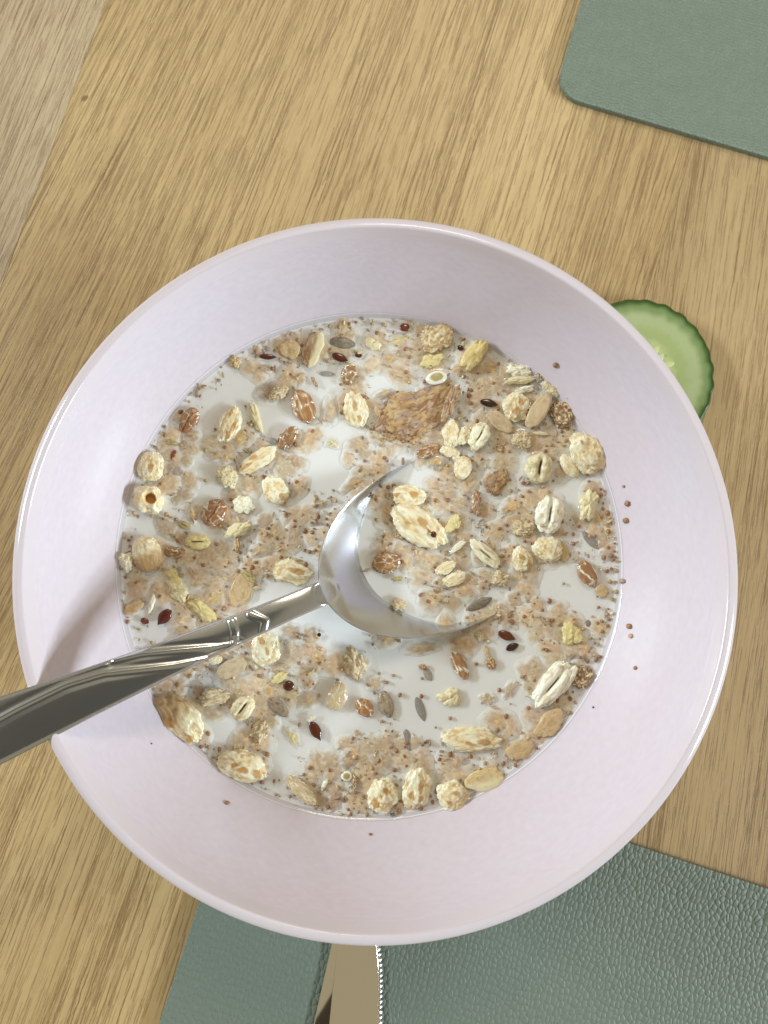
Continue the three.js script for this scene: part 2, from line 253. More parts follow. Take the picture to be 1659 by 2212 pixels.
const KIND = {
  puff: (o) => [blob({ h: 0.47 * o.b, amp: 0.21, freq: 1.5, fine: 0.06, d: 22, paint: (P) => { let c = mix3(C.cream, C.ivory, smooth(-0.35, 0.25, P.n(1.5))); c = mix3(c, C.tan, 0.5 * smooth(0.05, 0.4, P.n(4.5, 2))); if (o.end) c = mix3(c, C.tan, smooth(-0.25, 0.25, P.x * o.end + 0.25 * P.n(3))); c = mix3(c, C.tan, 0.4 * smooth(0.1, 0.45, P.n(2.6, 9))); if (o.eyes) c = mix3(c, mix3(C.amber, C.tan, 0.35 + 0.5 * P.n(3, 8)), 0.92 * eyesOf(P, o.eyes)); else c = mix3(c, C.amber, 0.6 * smooth(0.34, 0.46, P.n(2.2, 5))); return speck(P, c, 0.12); }, ...o }), wet],
  split: (o) => [blob({ h: 0.55 * o.b, amp: 0.18, fine: 0.06, d: 18, slit: 0.62, slitW: 0.15, paint: (P) => mix3(mix3(o.c || C.ivory, C.tan, 0.6 * smooth(0.2, 0.4, P.n(2.5))), mix3(C.brown, C.dark, smooth(0.6, 1, P.dent)), smooth(0.45, 0.85, P.dent) * (o.deep ?? 0.8)), ...o }), wet],
  hollow: (o) => [blob({ h: 0.75 * o.b, amp: 0.2, fine: 0.06, d: 18, hollow: 0.95, paint: (P) => mix3(mix3(C.cream, C.ivory, smooth(-0.2, 0.3, P.n(2))), C.amber, smooth(0.3, 0.8, P.dent)), ...o }), wet],
  flake: (o) => [blob({ h: 0.55, amp: 0.08, freq: 1.2, fine: 0.03, d: 14, sq: 0.66, angular: 0.22, bend: 0.2, paint: (P) => { let c = mix3(o.c || C.beige, C.sand, smooth(-0.3, 0.4, P.n(2)) * 0.7); c = mix3(c, C.brown, 0.35 * smooth(0.1, 0.4, P.n(3.2, 4))); c = mix3(c, C.pale, 0.4 * smooth(0.1, 0.35, P.n(9, 1))); if (o.side) c = mix3(c, C.pale, smooth(-0.05, 0.2, P.z * o.side + 0.1 * P.n(3))); return speck(P, c, 0.35); }, ...o }), wet],
  crumb: (o) => [blob({ h: Math.min(1.1, 0.5 * o.b), amp: 0.22, freq: 2.2, fine: 0.16, d: 15, sq: 0.8, angular: 0.4, paint: (P) => mix3(mix3(o.c || C.sand, C.pale, smooth(-0.1, 0.3, P.n(5))), C.brown, 0.55 * smooth(0.18, 0.35, P.n(6, 8))), ...o }), wet],
  kernel: (o) => [blob({ h: Math.min(1.2, 0.5 * o.b), amp: 0.06, fine: 0.02, d: 20, sq: 0.8, cracks: o.cracks || 1.9, paint: (P) => { const base = mix3(mix3(o.c || C.brown, col(150, 112, 78), 0.5), C.tan, smooth(-0.1, 0.4, P.n(2.4)) * 0.45), w = smooth(0.15, 0.05, P.cr), mid = o.midLine && Math.abs(P.z) < 0.1; return mix3(base, mid ? C.dark : C.white, w * (P.y > 0 ? (mid ? 0.8 : 0.95) : 0)); }, ...o }), shiny],
  flax: (o) => [blob({ h: 0.42 * o.b, amp: 0.02, fine: 0.008, d: 12, taper: 0.75, paint: (P) => mix3(o.c || C.flax, C.dark, smooth(0.2, 0.9, P.x) * 0.6 + 0.25 * smooth(0, 0.4, P.n(3))), ...o }), shiny],
  seed: (o) => [blob({ h: 0.45 * o.b, amp: 0.05, fine: 0.05, d: 12, taper: 0.25, paint: (P) => mix3(mix3(o.c || C.grey, col(116, 108, 96), smooth(0, 0.4, P.n(3.5))), C.sand, 0.6 * smooth(0.25, 0.45, P.n(6, 2))), ...o }), wet],
  shred: (o) => [blob({ h: Math.min(0.9, 0.6 * o.b), amp: 0.18, freq: 1.9, fine: 0.07, d: 13, bend: 0.3, angular: 0.4, paint: (P) => mix3(mix3(o.c || C.pale, C.yellow, smooth(0, 0.4, P.n(2.3)) * 0.6), C.olive, 0.5 * smooth(0.2, 0.4, P.n(3.5, 6))), ...o }), wet],
  groove: (o) => [blob({ h: 0.6 * o.b, amp: 0.12, fine: 0.05, d: 18, slit: 0.55, slitW: 0.17, paint: (P) => mix3(mix3(o.c || C.pale, C.olive, 0.5 * smooth(0, 0.4, P.n(2.4))), mix3(C.grey, C.dark, 0.5 + 0.5 * smooth(0, 0.3, P.n(6))), smooth(0.4, 0.8, P.dent)), ...o }), wet],
  ring: (o) => [blob({ h: 0.9, amp: 0.05, fine: 0.03, d: 14, paint: (P) => { const q = Math.hypot(P.x, P.z); return mix3(C.white, C.olive, smooth(0.75, 0.5, q + 0.08 * P.n(4))); }, ...o }), wet],
  corn: (o) => [blob({ h: 0.75, amp: 0.14, freq: 2.1, fine: 0.13, d: 30, sq: 1, angular: 0.4, bend: 0.1, paint: (P) => { let c = mix3(mix3(C.brown, C.tan, smooth(-0.35, 0.3, P.n(2))), C.rust, 0.4 * smooth(0.05, 0.35, P.n(3.3, 7))); c = mix3(c, C.mauve, 0.7 * smooth(0.0, 0.35, P.n(2.2, 3))); c = mix3(c, C.sand, 0.6 * smooth(0.12, 0.3, P.n(8, 3))); c = mix3(c, C.dark, 0.5 * smooth(0.25, 0.4, P.n(10, 6))); return speck(P, c, 0.8); }, ...o }), wet],
};
const NAME = { puff: ['puffed_wheat', 'puffed grain'], split: ['puffed_grain', 'puffed grain'], hollow: ['puffed_wheat', 'puffed grain'], flake: ['oat_flake', 'oat flake'], crumb: ['muesli_crumb', 'crumb'], kernel: ['wheat_kernel', 'wheat kernel'], flax: ['flax_seed', 'flax seed'], seed: ['sunflower_seed', 'sunflower seed'], shred: ['fruit_shred', 'fruit shred'], groove: ['oat_grain', 'oat grain'], ring: ['oat_ring', 'oat flake'], corn: ['corn_flake', 'corn flake'] };
const GROUP = { puff: 'puffed grains in the milk', split: 'puffed grains in the milk', hollow: 'puffed grains in the milk', flake: 'oat flakes in the milk', crumb: 'muesli crumbs in the milk', kernel: 'wheat kernels in the milk', flax: 'flax seeds in the milk', seed: 'sunflower seeds in the milk', shred: 'pale fruit shreds in the milk', groove: 'oat grains in the milk', corn: 'corn flakes in the milk' };
const TILE = { A: [400, 1200], B: [900, 1200], D: [1400, 1200], E: [1900, 1300], F: [400, 1750], G: [900, 1750], H: [1400, 1750], I: [1900, 1850], J: [400, 2250], K: [900, 2400], L: [1400, 2350], M: [1900, 2350], N: [550, 2650], O: [1000, 2750], P: [1500, 2750], Q: [1800, 2550] };
const HOURS = ['twelve', 'one', 'two', 'three', 'four', 'five', 'six', 'seven', 'eight', 'nine', 'ten', 'eleven'];
const pieces = [];
let pieceSeed = 1;
// kind, tile and place, length and width in that tile's pixels, turn (degrees, clockwise), lift of the middle over the milk in mm, label (or an adjective for a flake), options
function piece(kind, tile, zx, zy, len, wid, turn, lift, label, opt = {}) {
  const s = 600 / 1659, fx = (TILE[tile][0] + zx * s) * FULL, fy = (TILE[tile][1] + zy * s) * FULL;
  const [x, z] = at(fx, fy, MILK + Math.max(0, lift)), k = s * FULL * (CAM_H - MILK) / LENS;
  const a = len * k / 2, b = wid * k / 2, seed = pieceSeed++;
  if (lift < -0.12 && kind !== 'puff' && kind !== 'corn') { const soft = kind === 'flake' || kind === 'shred' || kind === 'crumb'; opt = { ...opt, h: soft ? 0.8 : 0.66, sq: 1, bend: 0, tip: 0.03, fine: soft ? 0.05 : 0.02, wash: soft ? 0.8 : 0 }; lift = lift < -0.38 ? -0.86 : -0.72; }
  const grow = kind === 'puff' ? 1.08 : kind === 'split' ? 1.06 : 1; if (kind === 'puff' && lift > 0.2) lift *= 0.55;
  const [geo, m] = KIND[kind]({ a: a * grow, b: b * grow, seed, ...opt });
  const o = mesh(NAME[kind][0], geo, lift < -0.2 ? soaked : m);
  const tiltR = rng(seed + 500);
  o.position.set(x * MM, (MILK + lift) * MM, z * MM);
  o.rotation.set((tiltR() - 0.5) * (opt.tip ?? 0.12), -turn * Math.PI / 180, (tiltR() - 0.5) * (opt.tip ?? 0.12), 'YXZ');
  if (label.startsWith('~')) {
    const ang = Math.round(((Math.atan2(x + 0.5, -(z + 1.7)) / (2 * Math.PI) + 1) % 1) * 12) % 12, rad = Math.hypot(x, z) / 63;
    label = `${label.slice(1)} at ${HOURS[ang]} o'clock, ${rad > 0.84 ? 'against the bowl wall' : rad > 0.6 ? 'not far from the bowl wall' : rad > 0.35 ? 'halfway to the bowl wall' : 'close to the middle'}`;
  }
  tag(o, label, NAME[kind][1], GROUP[kind]);
  pieces.push({ x, z, a, b, turn: turn * Math.PI / 180, lift, o });
  return o;
}
// --- upper left
piece('kernel', 'A', 955, 1255, 300, 195, 118, 0.1, 'brown cracked wheat kernel with straight dark centre line, by the upper left wall', { c: col(160, 108, 78), midLine: 1 });
piece('puff', 'A', 1390, 1300, 370, 205, 112, 0.5, 'cream puffed grain with pale lengthwise ridge, right of the dark lined kernel', { eyes: [[0.1, -0.55, 0.3], [-0.6, 0.2, 0.2], [0.5, -0.4, 0.3]], sq: 0.9 });
piece('crumb', 'A', 1455, 615, 140, 120, 60, 0.1, 'small yellow tan crumb with a knob, at the upper left milk edge', { c: C.tan });
piece('seed', 'A', 900, 1510, 120, 75, 70, -0.15, 'tiny olive grey husk just below the dark lined kernel', { c: C.olive });
piece('shred', 'A', 760, 1500, 130, 60, 8, 0.05, 'olive yellow scrap against the upper left wall, above the amber eyed puffed grain', { c: C.olive });
piece('flax', 'B', 430, 565, 195, 66, 2, 0.15, 'dark flax seed lying level, uppermost left of all the flax seeds');
piece('flax', 'B', 1215, 575, 195, 92, 22, 0.15, 'dark plump flax seed directly under the grey sunflower seed at the top', {});
piece('flax', 'B', 1415, 550, 85, 55, 10, -0.05, 'small red brown seed just right of the plump flax seed at the top', { taper: 0.2 });
piece('flake', 'B', 660, 485, 235, 215, 4, 0.2, 'squarish tan oat flake with a level crack, right of the uppermost left flax seed', { c: C.tan, cracks: 0 });
piece('flake', 'B', 915, 490, 420, 200, 106, 0.15, 'long upright tan oat flake with pale right margin, near the top', { c: C.brown, side: -1 });
piece('seed', 'B', 1240, 415, 300, 130, 8, -0.1, 'mottled grey sunflower seed at the very top of the milk');
piece('kernel', 'B', 1310, 755, 250, 165, 105, 0.15, 'orange brown wheat kernel with white forked crack, below the plump flax seed', { cracks: 1.5 });
piece('seed', 'B', 1070, 745, 170, 62, 2, -0.3, 'small pale grey sunflower seed left of the fork cracked kernel', { c: col(150, 146, 130) });
piece('crumb', 'B', 935, 840, 130, 38, 62, 0.05, 'thin orange brown sliver left of the small pale grey seed', { c: C.rust });
piece('flake', 'B', 450, 950, 400, 320, -25, -0.35, '~large soaked mauve brown oat flake', { c: C.mauve });
piece('crumb', 'B', 550, 950, 210, 150, -25, 0.15, 'rough sandy patch of crumb lying on the large soaked flake at eleven o\'clock');
piece('flake', 'B', 380, 690, 240, 120, 0, -0.35, '~soaked beige oat flake');
piece('kernel', 'B', 815, 1110, 390, 250, 66, 0.2, 'large orange brown wheat kernel laced with white cracks, upper left of the centre', { cracks: 1.8, c: col(178, 120, 66) });
piece('flake', 'B', 1110, 1150, 380, 240, 98, -0.3, '~large soaked sandy oat flake', { c: C.sand });
piece('puff', 'B', 1390, 1150, 375, 250, 78, 0.35, 'cream oval puffed grain with one amber eye, above the spoon', { eyes: [[-0.25, 0.1, 0.24, 1.2], [0.45, -0.1, 0.18]] });
piece('kernel', 'B', 650, 1450, 300, 165, 126, 0.1, 'open brown husk with white lining, left of the amber eyed oval puff', { cracks: 1.3, crackDepth: 0.4 });
piece('seed', 'B', 478, 1483, 78, 74, 0, 0.05, 'round grey bead beside the open brown husk', { taper: 0, c: col(140, 140, 134) });
piece('shred', 'B', 300, 1230, 340, 95, 70, 0.05, 'long pale olive shred with a dark slit, right of the ridged puffed grain');
piece('shred', 'B', 1130, 1500, 190, 140, 0, -0.35, '~soaked pale yellow fruit shred');
piece('flake', 'B', 1430, 1540, 260, 200, 20, -0.35, '~soaked tan oat flake', { c: C.tan });
piece('shred', 'B', 1570, 430, 170, 150, 0, 0, 'glistening cream scrap right of the grey seed at the top', { c: C.pale });
// --- upper right
piece('flax', 'D', 535, 245, 112, 98, 0, 0.1, 'round red brown seed at the top, nearest the upper wall', { taper: 0.05, c: col(120, 56, 34) });
piece('shred', 'D', 480, 375, 330, 130, -20, -0.25, '~long soaked yellow fruit shred', { c: C.yellow });
piece('crumb', 'D', 880, 360, 360, 320, 10, 0.2, 'large yellow tan biscuit crumb with dark flecks, by the top right wall', { c: C.tan });
piece('crumb', 'D', 830, 495, 62, 74, 0, 0.3, 'tiny orange knob under the large biscuit crumb', { c: C.amber });
piece('shred', 'D', 830, 610, 250, 145, -15, 0, 'pale yellow scrap between the biscuit crumb and the white rimmed oat', { c: C.yellow });
piece('flax', 'D', 1145, 470, 80, 62, 20, 0.1, 'small near black seed left of the yellow wedge', { c: C.dark });
piece('shred', 'D', 1290, 545, 390, 200, 118, 0.9, 'yellow wedge of dried fruit with cream ridge, by the upper right wall', { c: col(224, 202, 138), h: 1.7, sq: 0.7, amp: 0.1, bend: 0 });
piece('flake', 'D', 1480, 680, 340, 270, 30, -0.15, '~large yellow tan flake', { c: col(214, 182, 118) });
piece('flake', 'D', 370, 590, 360, 170, -25, -0.3, '~long soaked tan oat flake', { c: C.tan });
piece('ring', 'D', 880, 795, 240, 150, -14, 0.5, 'white rimmed oval oat with olive middle, above the big corn flake');
piece('flake', 'D', 310, 970, 280, 125, -15, -0.15, '~slim tan oat flake', { c: C.tan });
piece('corn', 'D', 680, 1180, 860, 520, -30, -0.05, 'big wrinkled brown corn flake with turned up right edge, largest flake in the bowl');
piece('corn', 'D', 1035, 1070, 400, 120, -68, 0.9, 'curled up amber rim standing along the big corn flake', { bend: 0.3, c: C.tan });
piece('flax', 'D', 1455, 1070, 205, 88, 12, 0.15, 'near black flax seed pointing right, beneath the yellow wedge', { c: C.dark });
piece('puff', 'D', 1045, 1400, 300, 175, 95, 1.0, 'olive cream lump on the left of the walnut like clump', { amp: 0.25, eyes: [], c: C.olive });
piece('split', 'D', 1345, 1430, 300, 200, 118, 1.2, 'white split puffed grain on the right of the walnut like clump');
piece('puff', 'D', 1180, 1430, 200, 130, 120, 1.1, 'small ivory lump in the middle of the walnut like clump', { eyes: [] });
piece('puff', 'D', 1025, 1600, 200, 110, 15, 0.9, 'small flat cream lump at the lower left of the walnut like clump', { eyes: [] });
piece('puff', 'H', 1110, 150, 110, 80, 20, 1.0, 'tiny ivory bead at the bottom of the walnut like clump', { eyes: [] });
piece('puff', 'H', 1170, 250, 240, 180, 105, 1.0, 'smooth yellow cream lobe hanging below the walnut like clump', { eyes: [], amp: 0.06 });
piece('kernel', 'D', 790, 1590, 280, 130, -25, 0.2, 'ragged orange brown husk between the corn flake and the spoon tip', { c: C.rust });
piece('shred', 'H', 870, 190, 140, 75, -20, 0.3, 'small tan curl above the spoon tip, below the ragged husk', { c: C.tan });
piece('shred', 'E', 390, 440, 270, 150, 10, 0.3, 'white glistening mash at the upper right wall', { c: C.white });
piece('shred', 'E', 400, 545, 350, 95, -12, 0.5, 'long pale cream strip under the white mash, upper right', { c: C.pale });
piece('shred', 'E', 450, 650, 220, 80, -14, 0.3, 'white scrap above the orange patched puffed grain, upper right', { c: C.white });
piece('crumb', 'E', 620, 500, 130, 110, 120, 0.4, 'dark tan chip leaning on the upper right wall', { c: C.brown });
piece('puff', 'E', 370, 830, 300, 270, 100, 1.0, 'knobbly ivory puffed grain with two orange patches, beside the beige bar', { eyes: [[-0.3, -0.25, 0.25], [0.35, -0.05, 0.28]] });
piece('flake', 'E', 610, 880, 440, 190, 121, 1.2, 'beige bar shaped flake slanting by the upper right wall', { c: col(214, 190, 150), sq: 0.4, h: 0.7, angular: 0.1, bend: 0 });
piece('crumb', 'E', 865, 920, 290, 250, 70, 0.1, 'brown crumbly flake pressed against the right wall', { c: C.brown });
piece('crumb', 'E', 735, 640, 210, 105, 36, 0.7, 'grey white crumb at the head of the beige bar', { c: C.pale });
piece('crumb', 'E', 960, 735, 95, 85, 0, 1.1, 'small sandy crumb stuck highest on the right wall edge');
piece('shred', 'E', 635, 1125, 175, 42, 6, 0.4, 'thin pale straw lying level, right of the beige bar', { c: C.pale, bend: 0, angular: 0 });
piece('flake', 'E', 200, 1000, 340, 180, 40, 0.1, 'beige blunt flake slanting down right, left of the beige bar', { c: C.sand, sq: 0.5 });
piece('crumb', 'E', 430, 1200, 210, 200, 60, 0.4, 'brown and white crumb below the thin straw', { c: C.sand });
piece('puff', 'E', 1150, 1330, 440, 340, 62, 1.2, 'biggest knobbly cream puffed grain, against the right wall', { eyes: [[0.3, -0.4, 0.14], [-0.5, 0.1, 0.1]], amp: 0.2 });
piece('puff', 'E', 950, 1480, 260, 150, 55, 0.6, 'smooth yellow cream lobe at lower left of the biggest knobbly grain', { eyes: [], amp: 0.06 });
piece('groove', 'E', 615, 1500, 340, 300, 98, 0.7, 'pale olive oat grain with dark open groove, above the white split grain');
piece('crumb', 'E', 195, 1290, 110, 70, 20, 0.1, 'small orange brown crumb left of the grooved olive grain', { c: C.rust });
// --- left
piece('puff', 'F', 530, 240, 310, 275, 95, 0.6, 'round cream puffed grain with large amber eye, by the left wall', { eyes: [[0.1, -0.12, 0.36, 1.7]], amp: 0.1 });
piece('hollow', 'F', 520, 605, 340, 280, 38, 0.7, 'broken puffed grain with amber hollow, by the left wall');
piece('puff', 'F', 490, 1195, 360, 300, 75, 1.0, 'heart shaped ivory puffed grain with tan tip, by the left wall', { end: 1, eyes: [], amp: 0.1 });
piece('crumb', 'F', 275, 1285, 190, 145, 80, 0.4, 'whitish crumb left of the heart shaped grain', { c: C.white });
piece('kernel', 'F', 1225, 740, 310, 260, -58, 0.15, 'brown kernel cracked into plates with dark centre line, left of the spoon', { c: col(156, 100, 66), cracks: 2.3, midLine: 1 });
piece('shred', 'F', 1540, 660, 230, 200, 30, 0.05, 'whitish ribbed scrap right of the plate cracked kernel', { c: C.white });
piece('crumb', 'F', 1360, 350, 240, 190, 50, 0.4, 'pale ragged husk with grey brown cracks, between kernel and round puffs', { c: C.pale });
piece('groove', 'F', 1050, 1060, 270, 170, 4, 0.15, 'pale yellow oat grain with dark upper edge, left of the spoon neck', { c: C.yellow });
piece('shred', 'F', 1490, 930, 280, 150, -28, 0.4, 'crumpled cream shred left of the spoon neck');
piece('crumb', 'F', 1475, 1085, 175, 62, 84, 0.2, 'upright tan sliver under the crumpled cream shred', { c: C.tan });
piece('groove', 'F', 900, 880, 145, 80, 26, 0.05, 'small brown grooved husk above the dark edged oat grain', { c: C.olive });
piece('kernel', 'F', 790, 1175, 220, 125, 8, 0.05, 'brown kernel with twin level grooves, right of the heart shaped grain', { cracks: 1.2, c: col(158, 112, 80), midLine: 1 });
piece('flake', 'F', 690, 900, 400, 270, 58, -0.4, '~soaked beige oat flake');
piece('flake', 'F', 880, 560, 340, 210, -35, -0.4, '~soaked tan oat flake', { c: C.tan });
piece('flake', 'F', 790, 270, 270, 230, 10, -0.5, '~soaked mauve oat flake', { c: C.mauve });
piece('flake', 'F', 1270, 110, 350, 165, -4, -0.3, '~long soaked beige oat flake');
piece('flake', 'F', 390, 1510, 380, 170, -12, -0.35, 'soaked tan bar shaped flake against the left wall below the heart shaped grain', { c: C.tan, sq: 0.5 });
piece('flax', 'F', 780, 110, 115, 52, 115, -0.05, 'small red brown seed right of the round amber eyed grain', { c: col(138, 78, 48) });
piece('shred', 'F', 790, 1450, 190, 120, 60, -0.1, '~soft yellow fruit shred', { c: C.yellow });
piece('flake', 'F', 1260, 1420, 280, 210, 20, -0.4, '~broad soaked sandy oat flake', { c: C.sand });
piece('flake', 'F', 985, 1410, 230, 105, 62, -0.35, '~narrow soaked orange tan flake', { c: col(196, 140, 96) });
// --- left of and under the spoon
piece('puff', 'G', 320, 170, 440, 175, -34, 0.3, 'long ivory puffed grain with orange left end, above the yellow glinting grain', { eyes: [[-0.65, -0.1, 0.3], [-0.1, -0.5, 0.2]] });
piece('puff', 'G', 510, 510, 310, 245, 52, 0.4, 'yellow cream puffed grain with glinting tip, left of the spoon bowl', { eyes: [[0.6, -0.2, 0.3]] });
piece('flake', 'G', 710, 950, 390, 225, 98, -0.25, 'smooth beige oval flake left of the spoon bowl');
piece('flake', 'G', 400, 840, 290, 260, 10, -0.4, '~round soaked beige oat flake');
piece('flake', 'G', 1010, 650, 250, 90, -8, -0.2, 'narrow olive tan flake between the beige oval and spoon rim', { c: C.olive });
piece('flake', 'G', 960, 855, 240, 80, 4, -0.3, 'narrow brown flake just right of the smooth beige oval', { c: C.brown });
piece('puff', 'G', 700, 1390, 420, 260, 10, -0.45, 'half sunk cream puffed grain with amber eye, above the spoon neck', { eyes: [[0.15, -0.1, 0.4, 1.9]] });
piece('flake', 'G', 360, 1150, 340, 210, -18, -0.35, '~soaked sandy oat flake', { c: C.sand });
piece('flake', 'G', 150, 1560, 240, 400, 20, -0.05, 'large tan oat flake right above the spoon handle', { c: C.tan });
piece('shred', 'G', 215, 1440, 200, 90, 30, 0.2, 'curved olive yellow peel on the large tan flake above the spoon handle', { c: C.olive });
piece('flake', 'G', 1370, 430, 390, 200, -30, -0.3, 'soaked tan flake touching the upper left rim of the spoon', { c: C.tan });
// --- in and around the spoon bowl
piece('puff', 'H', 570, 560, 350, 220, 4, 0.3, 'cream puffed grain with two amber eyes, uppermost in the spoon', { eyes: [[-0.65, 0.0, 0.22], [0.35, -0.15, 0.34]] });
piece('puff', 'H', 680, 880, 620, 330, 38, 0.7, 'largest puffed grain in the spoon, cream with amber patches and a dark spot', { eyes: [[0.05, -0.3, 0.24], [-0.35, 0.35, 0.15], [0.45, -0.15, 0.1]], d: 22 });
piece('flax', 'H', 850, 980, 72, 66, 60, 2.5, 'round dark brown speck on the largest puffed grain in the spoon', { taper: 0.1, c: C.flax });
piece('kernel', 'H', 330, 1290, 310, 235, -10, 0.15, 'orange brown fan shaped kernel with white veins, lower left in the spoon', { c: C.rust, cracks: 2.4 });
piece('shred', 'H', 1060, 860, 230, 130, -52, 0.1, 'bright yellow fruit piece right of the largest grain in the spoon', { c: C.yellow });
piece('kernel', 'H', 1320, 640, 300, 115, 86, 0.2, 'slim pink brown kernel with white ribs, right of the spoon', { cracks: 3, c: col(178, 130, 100) });
piece('flake', 'H', 1010, 530, 310, 200, 14, -0.25, '~soaked beige flake over the spoon tip');
piece('split', 'H', 1410, 1190, 400, 155, 43, 0.5, 'pale husk with open brown middle, slanting right of the spoon bowl', { c: C.ivory, slitW: 0.3 });
piece('shred', 'H', 1100, 1120, 210, 62, -42, 0.4, 'thin white strand over the spoon bowl', { c: C.white });
piece('flake', 'H', 770, 1320, 270, 210, 12, -0.2, 'sandy flake in the lower middle of the spoon', { c: C.sand });
piece('puff', 'H', 980, 1345, 210, 115, -28, 0.4, 'small cream lump in the spoon, upper of two beside each other', { eyes: [] });
piece('puff', 'H', 1080, 1465, 250, 135, -24, 0.5, 'small cream lump in the spoon, lower of two beside each other', { eyes: [] });
piece('crumb', 'H', 1580, 1470, 200, 170, 20, 0.3, 'sandy crumbly lump with dark flecks right of the spoon bowl');
piece('flake', 'H', 870, 1650, 390, 170, 4, -0.2, 'tan flake lowest in the spoon', { c: C.tan });
piece('corn', 'H', 1540, 400, 320, 210, -62, 0.1, 'small orange brown corn flake below the biggest clump', { h: 0.6 });
piece('shred', 'H', 450, 1465, 120, 52, -4, 0.05, 'tiny yellow green scrap in the lower left of the spoon', { c: C.olive });
piece('crumb', 'H', 120, 1370, 95, 38, -12, 0.05, 'tiny brown sliver left of the fan shaped kernel', { c: C.brown });
piece('crumb', 'H', 480, 1000, 110, 60, 18, 0.1, 'dark brown fleck left of the largest grain in the spoon', { c: C.brown });
piece('flake', 'H', 330, 1010, 190, 150, -20, -0.25, '~small soaked tan flake inside the spoon', { c: C.tan });
// --- right
piece('split', 'I', 725, 490, 390, 290, 106, 1.1, 'white puffed grain split lengthwise, midway between spoon tip and right wall', { c: C.white });
piece('puff', 'I', 720, 860, 300, 250, 20, 0.8, 'knobbly pale olive grain below the white split grain', { eyes: [], amp: 0.22 });
piece('shred', 'I', 1150, 385, 340, 190, 112, 0.5, 'glossy pale cream blob near the right wall', { h: 1.2 });
piece('kernel', 'I', 1140, 1130, 310, 190, 64, 0.05, 'brown wheat kernel with two white flecks, alone near the right wall', { cracks: 1.1, c: col(164, 116, 80) });
piece('puff', 'I', 430, 970, 240, 210, 80, 0.5, 'cream puffed grain with orange square patch, right of the pale husk', { eyes: [[-0.2, 0.1, 0.3], [0.6, -0.5, 0.3]] });
piece('seed', 'I', 1190, 760, 280, 115, 50, -0.5, 'blurred grey sunflower seed sunk near the right wall');
piece('crumb', 'I', 440, 640, 240, 190, 10, 0.05, 'cream crumbly patch left of the white split grain');
piece('flake', 'I', 880, 900, 210, 130, 75, -0.1, 'tan scrap right of the knobbly olive grain', { c: C.tan });
piece('flake', 'I', 1300, 1320, 150, 130, 60, -0.1, 'small round tan flake below the lone brown kernel', { c: C.tan });
piece('flake', 'I', 300, 440, 260, 170, -20, -0.25, '~soaked tan crumb flake', { c: C.tan });
// --- lower left
piece('flax', 'J', 680, 500, 215, 130, 130, 0.4, 'largest glossy flax seed, standing alone at the lower left above the handle', { c: col(96, 40, 28) });
piece('flax', 'J', 470, 540, 96, 72, 20, 0, 'small red brown seed left of the largest glossy flax seed', { taper: 0.2, c: col(120, 66, 50) });
piece('flake', 'J', 350, 390, 240, 125, -26, -0.1, 'tan flake against the left wall above the largest glossy flax seed', { c: C.tan });
piece('shred', 'J', 545, 345, 200, 58, 105, 0.1, 'white upright straw above the largest glossy flax seed', { c: C.white });
piece('shred', 'J', 830, 215, 270, 160, 52, -0.05, 'pale lacy shred above and right of the largest glossy flax seed', { c: C.pale });
piece('shred', 'J', 1090, 420, 320, 150, 36, 0, 'curved yellow cream peel just above the spoon handle', { c: C.yellow });
piece('flake', 'J', 1420, 1050, 340, 190, -28, 0.15, 'rough sandy flake just below the spoon handle', { c: C.sand });
piece('puff', 'J', 1240, 965, 140, 85, -10, 0.4, 'tiny white grain peeping out under the spoon handle', { eyes: [] });
piece('puff', 'K', 400, 430, 330, 300, 80, 0.5, 'round ivory puffed grain with amber streak, below the spoon handle bracket', { eyes: [[0.15, -0.15, 0.22, 1.6], [-0.6, 0.1, 0.22]] });
piece('flax', 'K', 655, 830, 118, 112, 0, 0.2, 'round maroon seed below the spoon neck', { taper: 0.05 });
piece('flax', 'K', 950, 1325, 225, 115, 62, 0.2, 'plump red brown flax seed pointing down, in clear milk below the spoon', {});
piece('seed', 'K', 540, 1060, 310, 150, 40, -0.05, 'translucent grey brown husk left of the plump red brown flax seed', { h: 0.4, c: col(168, 152, 132) });
piece('groove', 'K', 155, 1075, 280, 220, -48, 0.4, 'olive oat grain with several dark grooves, at the lower left', { c: C.pale });
piece('kernel', 'K', 1180, 950, 310, 210, -74, 0.3, 'pale ribbed kernel with dark slots, below the spoon neck', { c: C.pale, cracks: 2.6 });
piece('kernel', 'K', 1480, 1070, 220, 170, 46, 0.1, 'small orange brown kernel left of the grey tan sunflower seed', { c: C.rust, cracks: 1.2 });
piece('crumb', 'K', 1370, 570, 340, 210, 66, 0.05, 'grey beige crumbly flake right below the spoon bowl', { c: col(196, 176, 146) });
piece('flake', 'K', 960, 560, 350, 270, -20, -0.3, '~soaked tan oat flake under the neck', { c: C.tan });
piece('flake', 'K', 850, 990, 340, 250, -14, -0.3, '~soaked beige oat flake by the ribbed kernel');
piece('shred', 'K', 550, 745, 190, 85, -36, 0.05, 'yellow scrap touching the round maroon seed', { c: C.yellow });
piece('crumb', 'K', 345, 1320, 230, 180, -60, 0.1, 'sandy crumb over the soaked flake below the many grooved grain', { c: C.sand });
piece('shred', 'K', 690, 1390, 270, 125, 50, -0.3, 'pale yellow sunken piece left of the plump red brown flax seed', { c: C.yellow });
piece('flax', 'K', 985, 275, 46, 42, 0, 0.1, 'tiny black speck below the spoon neck', { c: C.black, taper: 0.1 });
piece('flake', 'K', 690, 250, 330, 220, 10, -0.3, '~greyish soaked oat flake', { c: col(190, 166, 138) });
piece('crumb', 'K', 900, 1185, 110, 46, -32, 0.15, 'small white and brown chip on top of the plump red brown flax seed', { c: C.white });
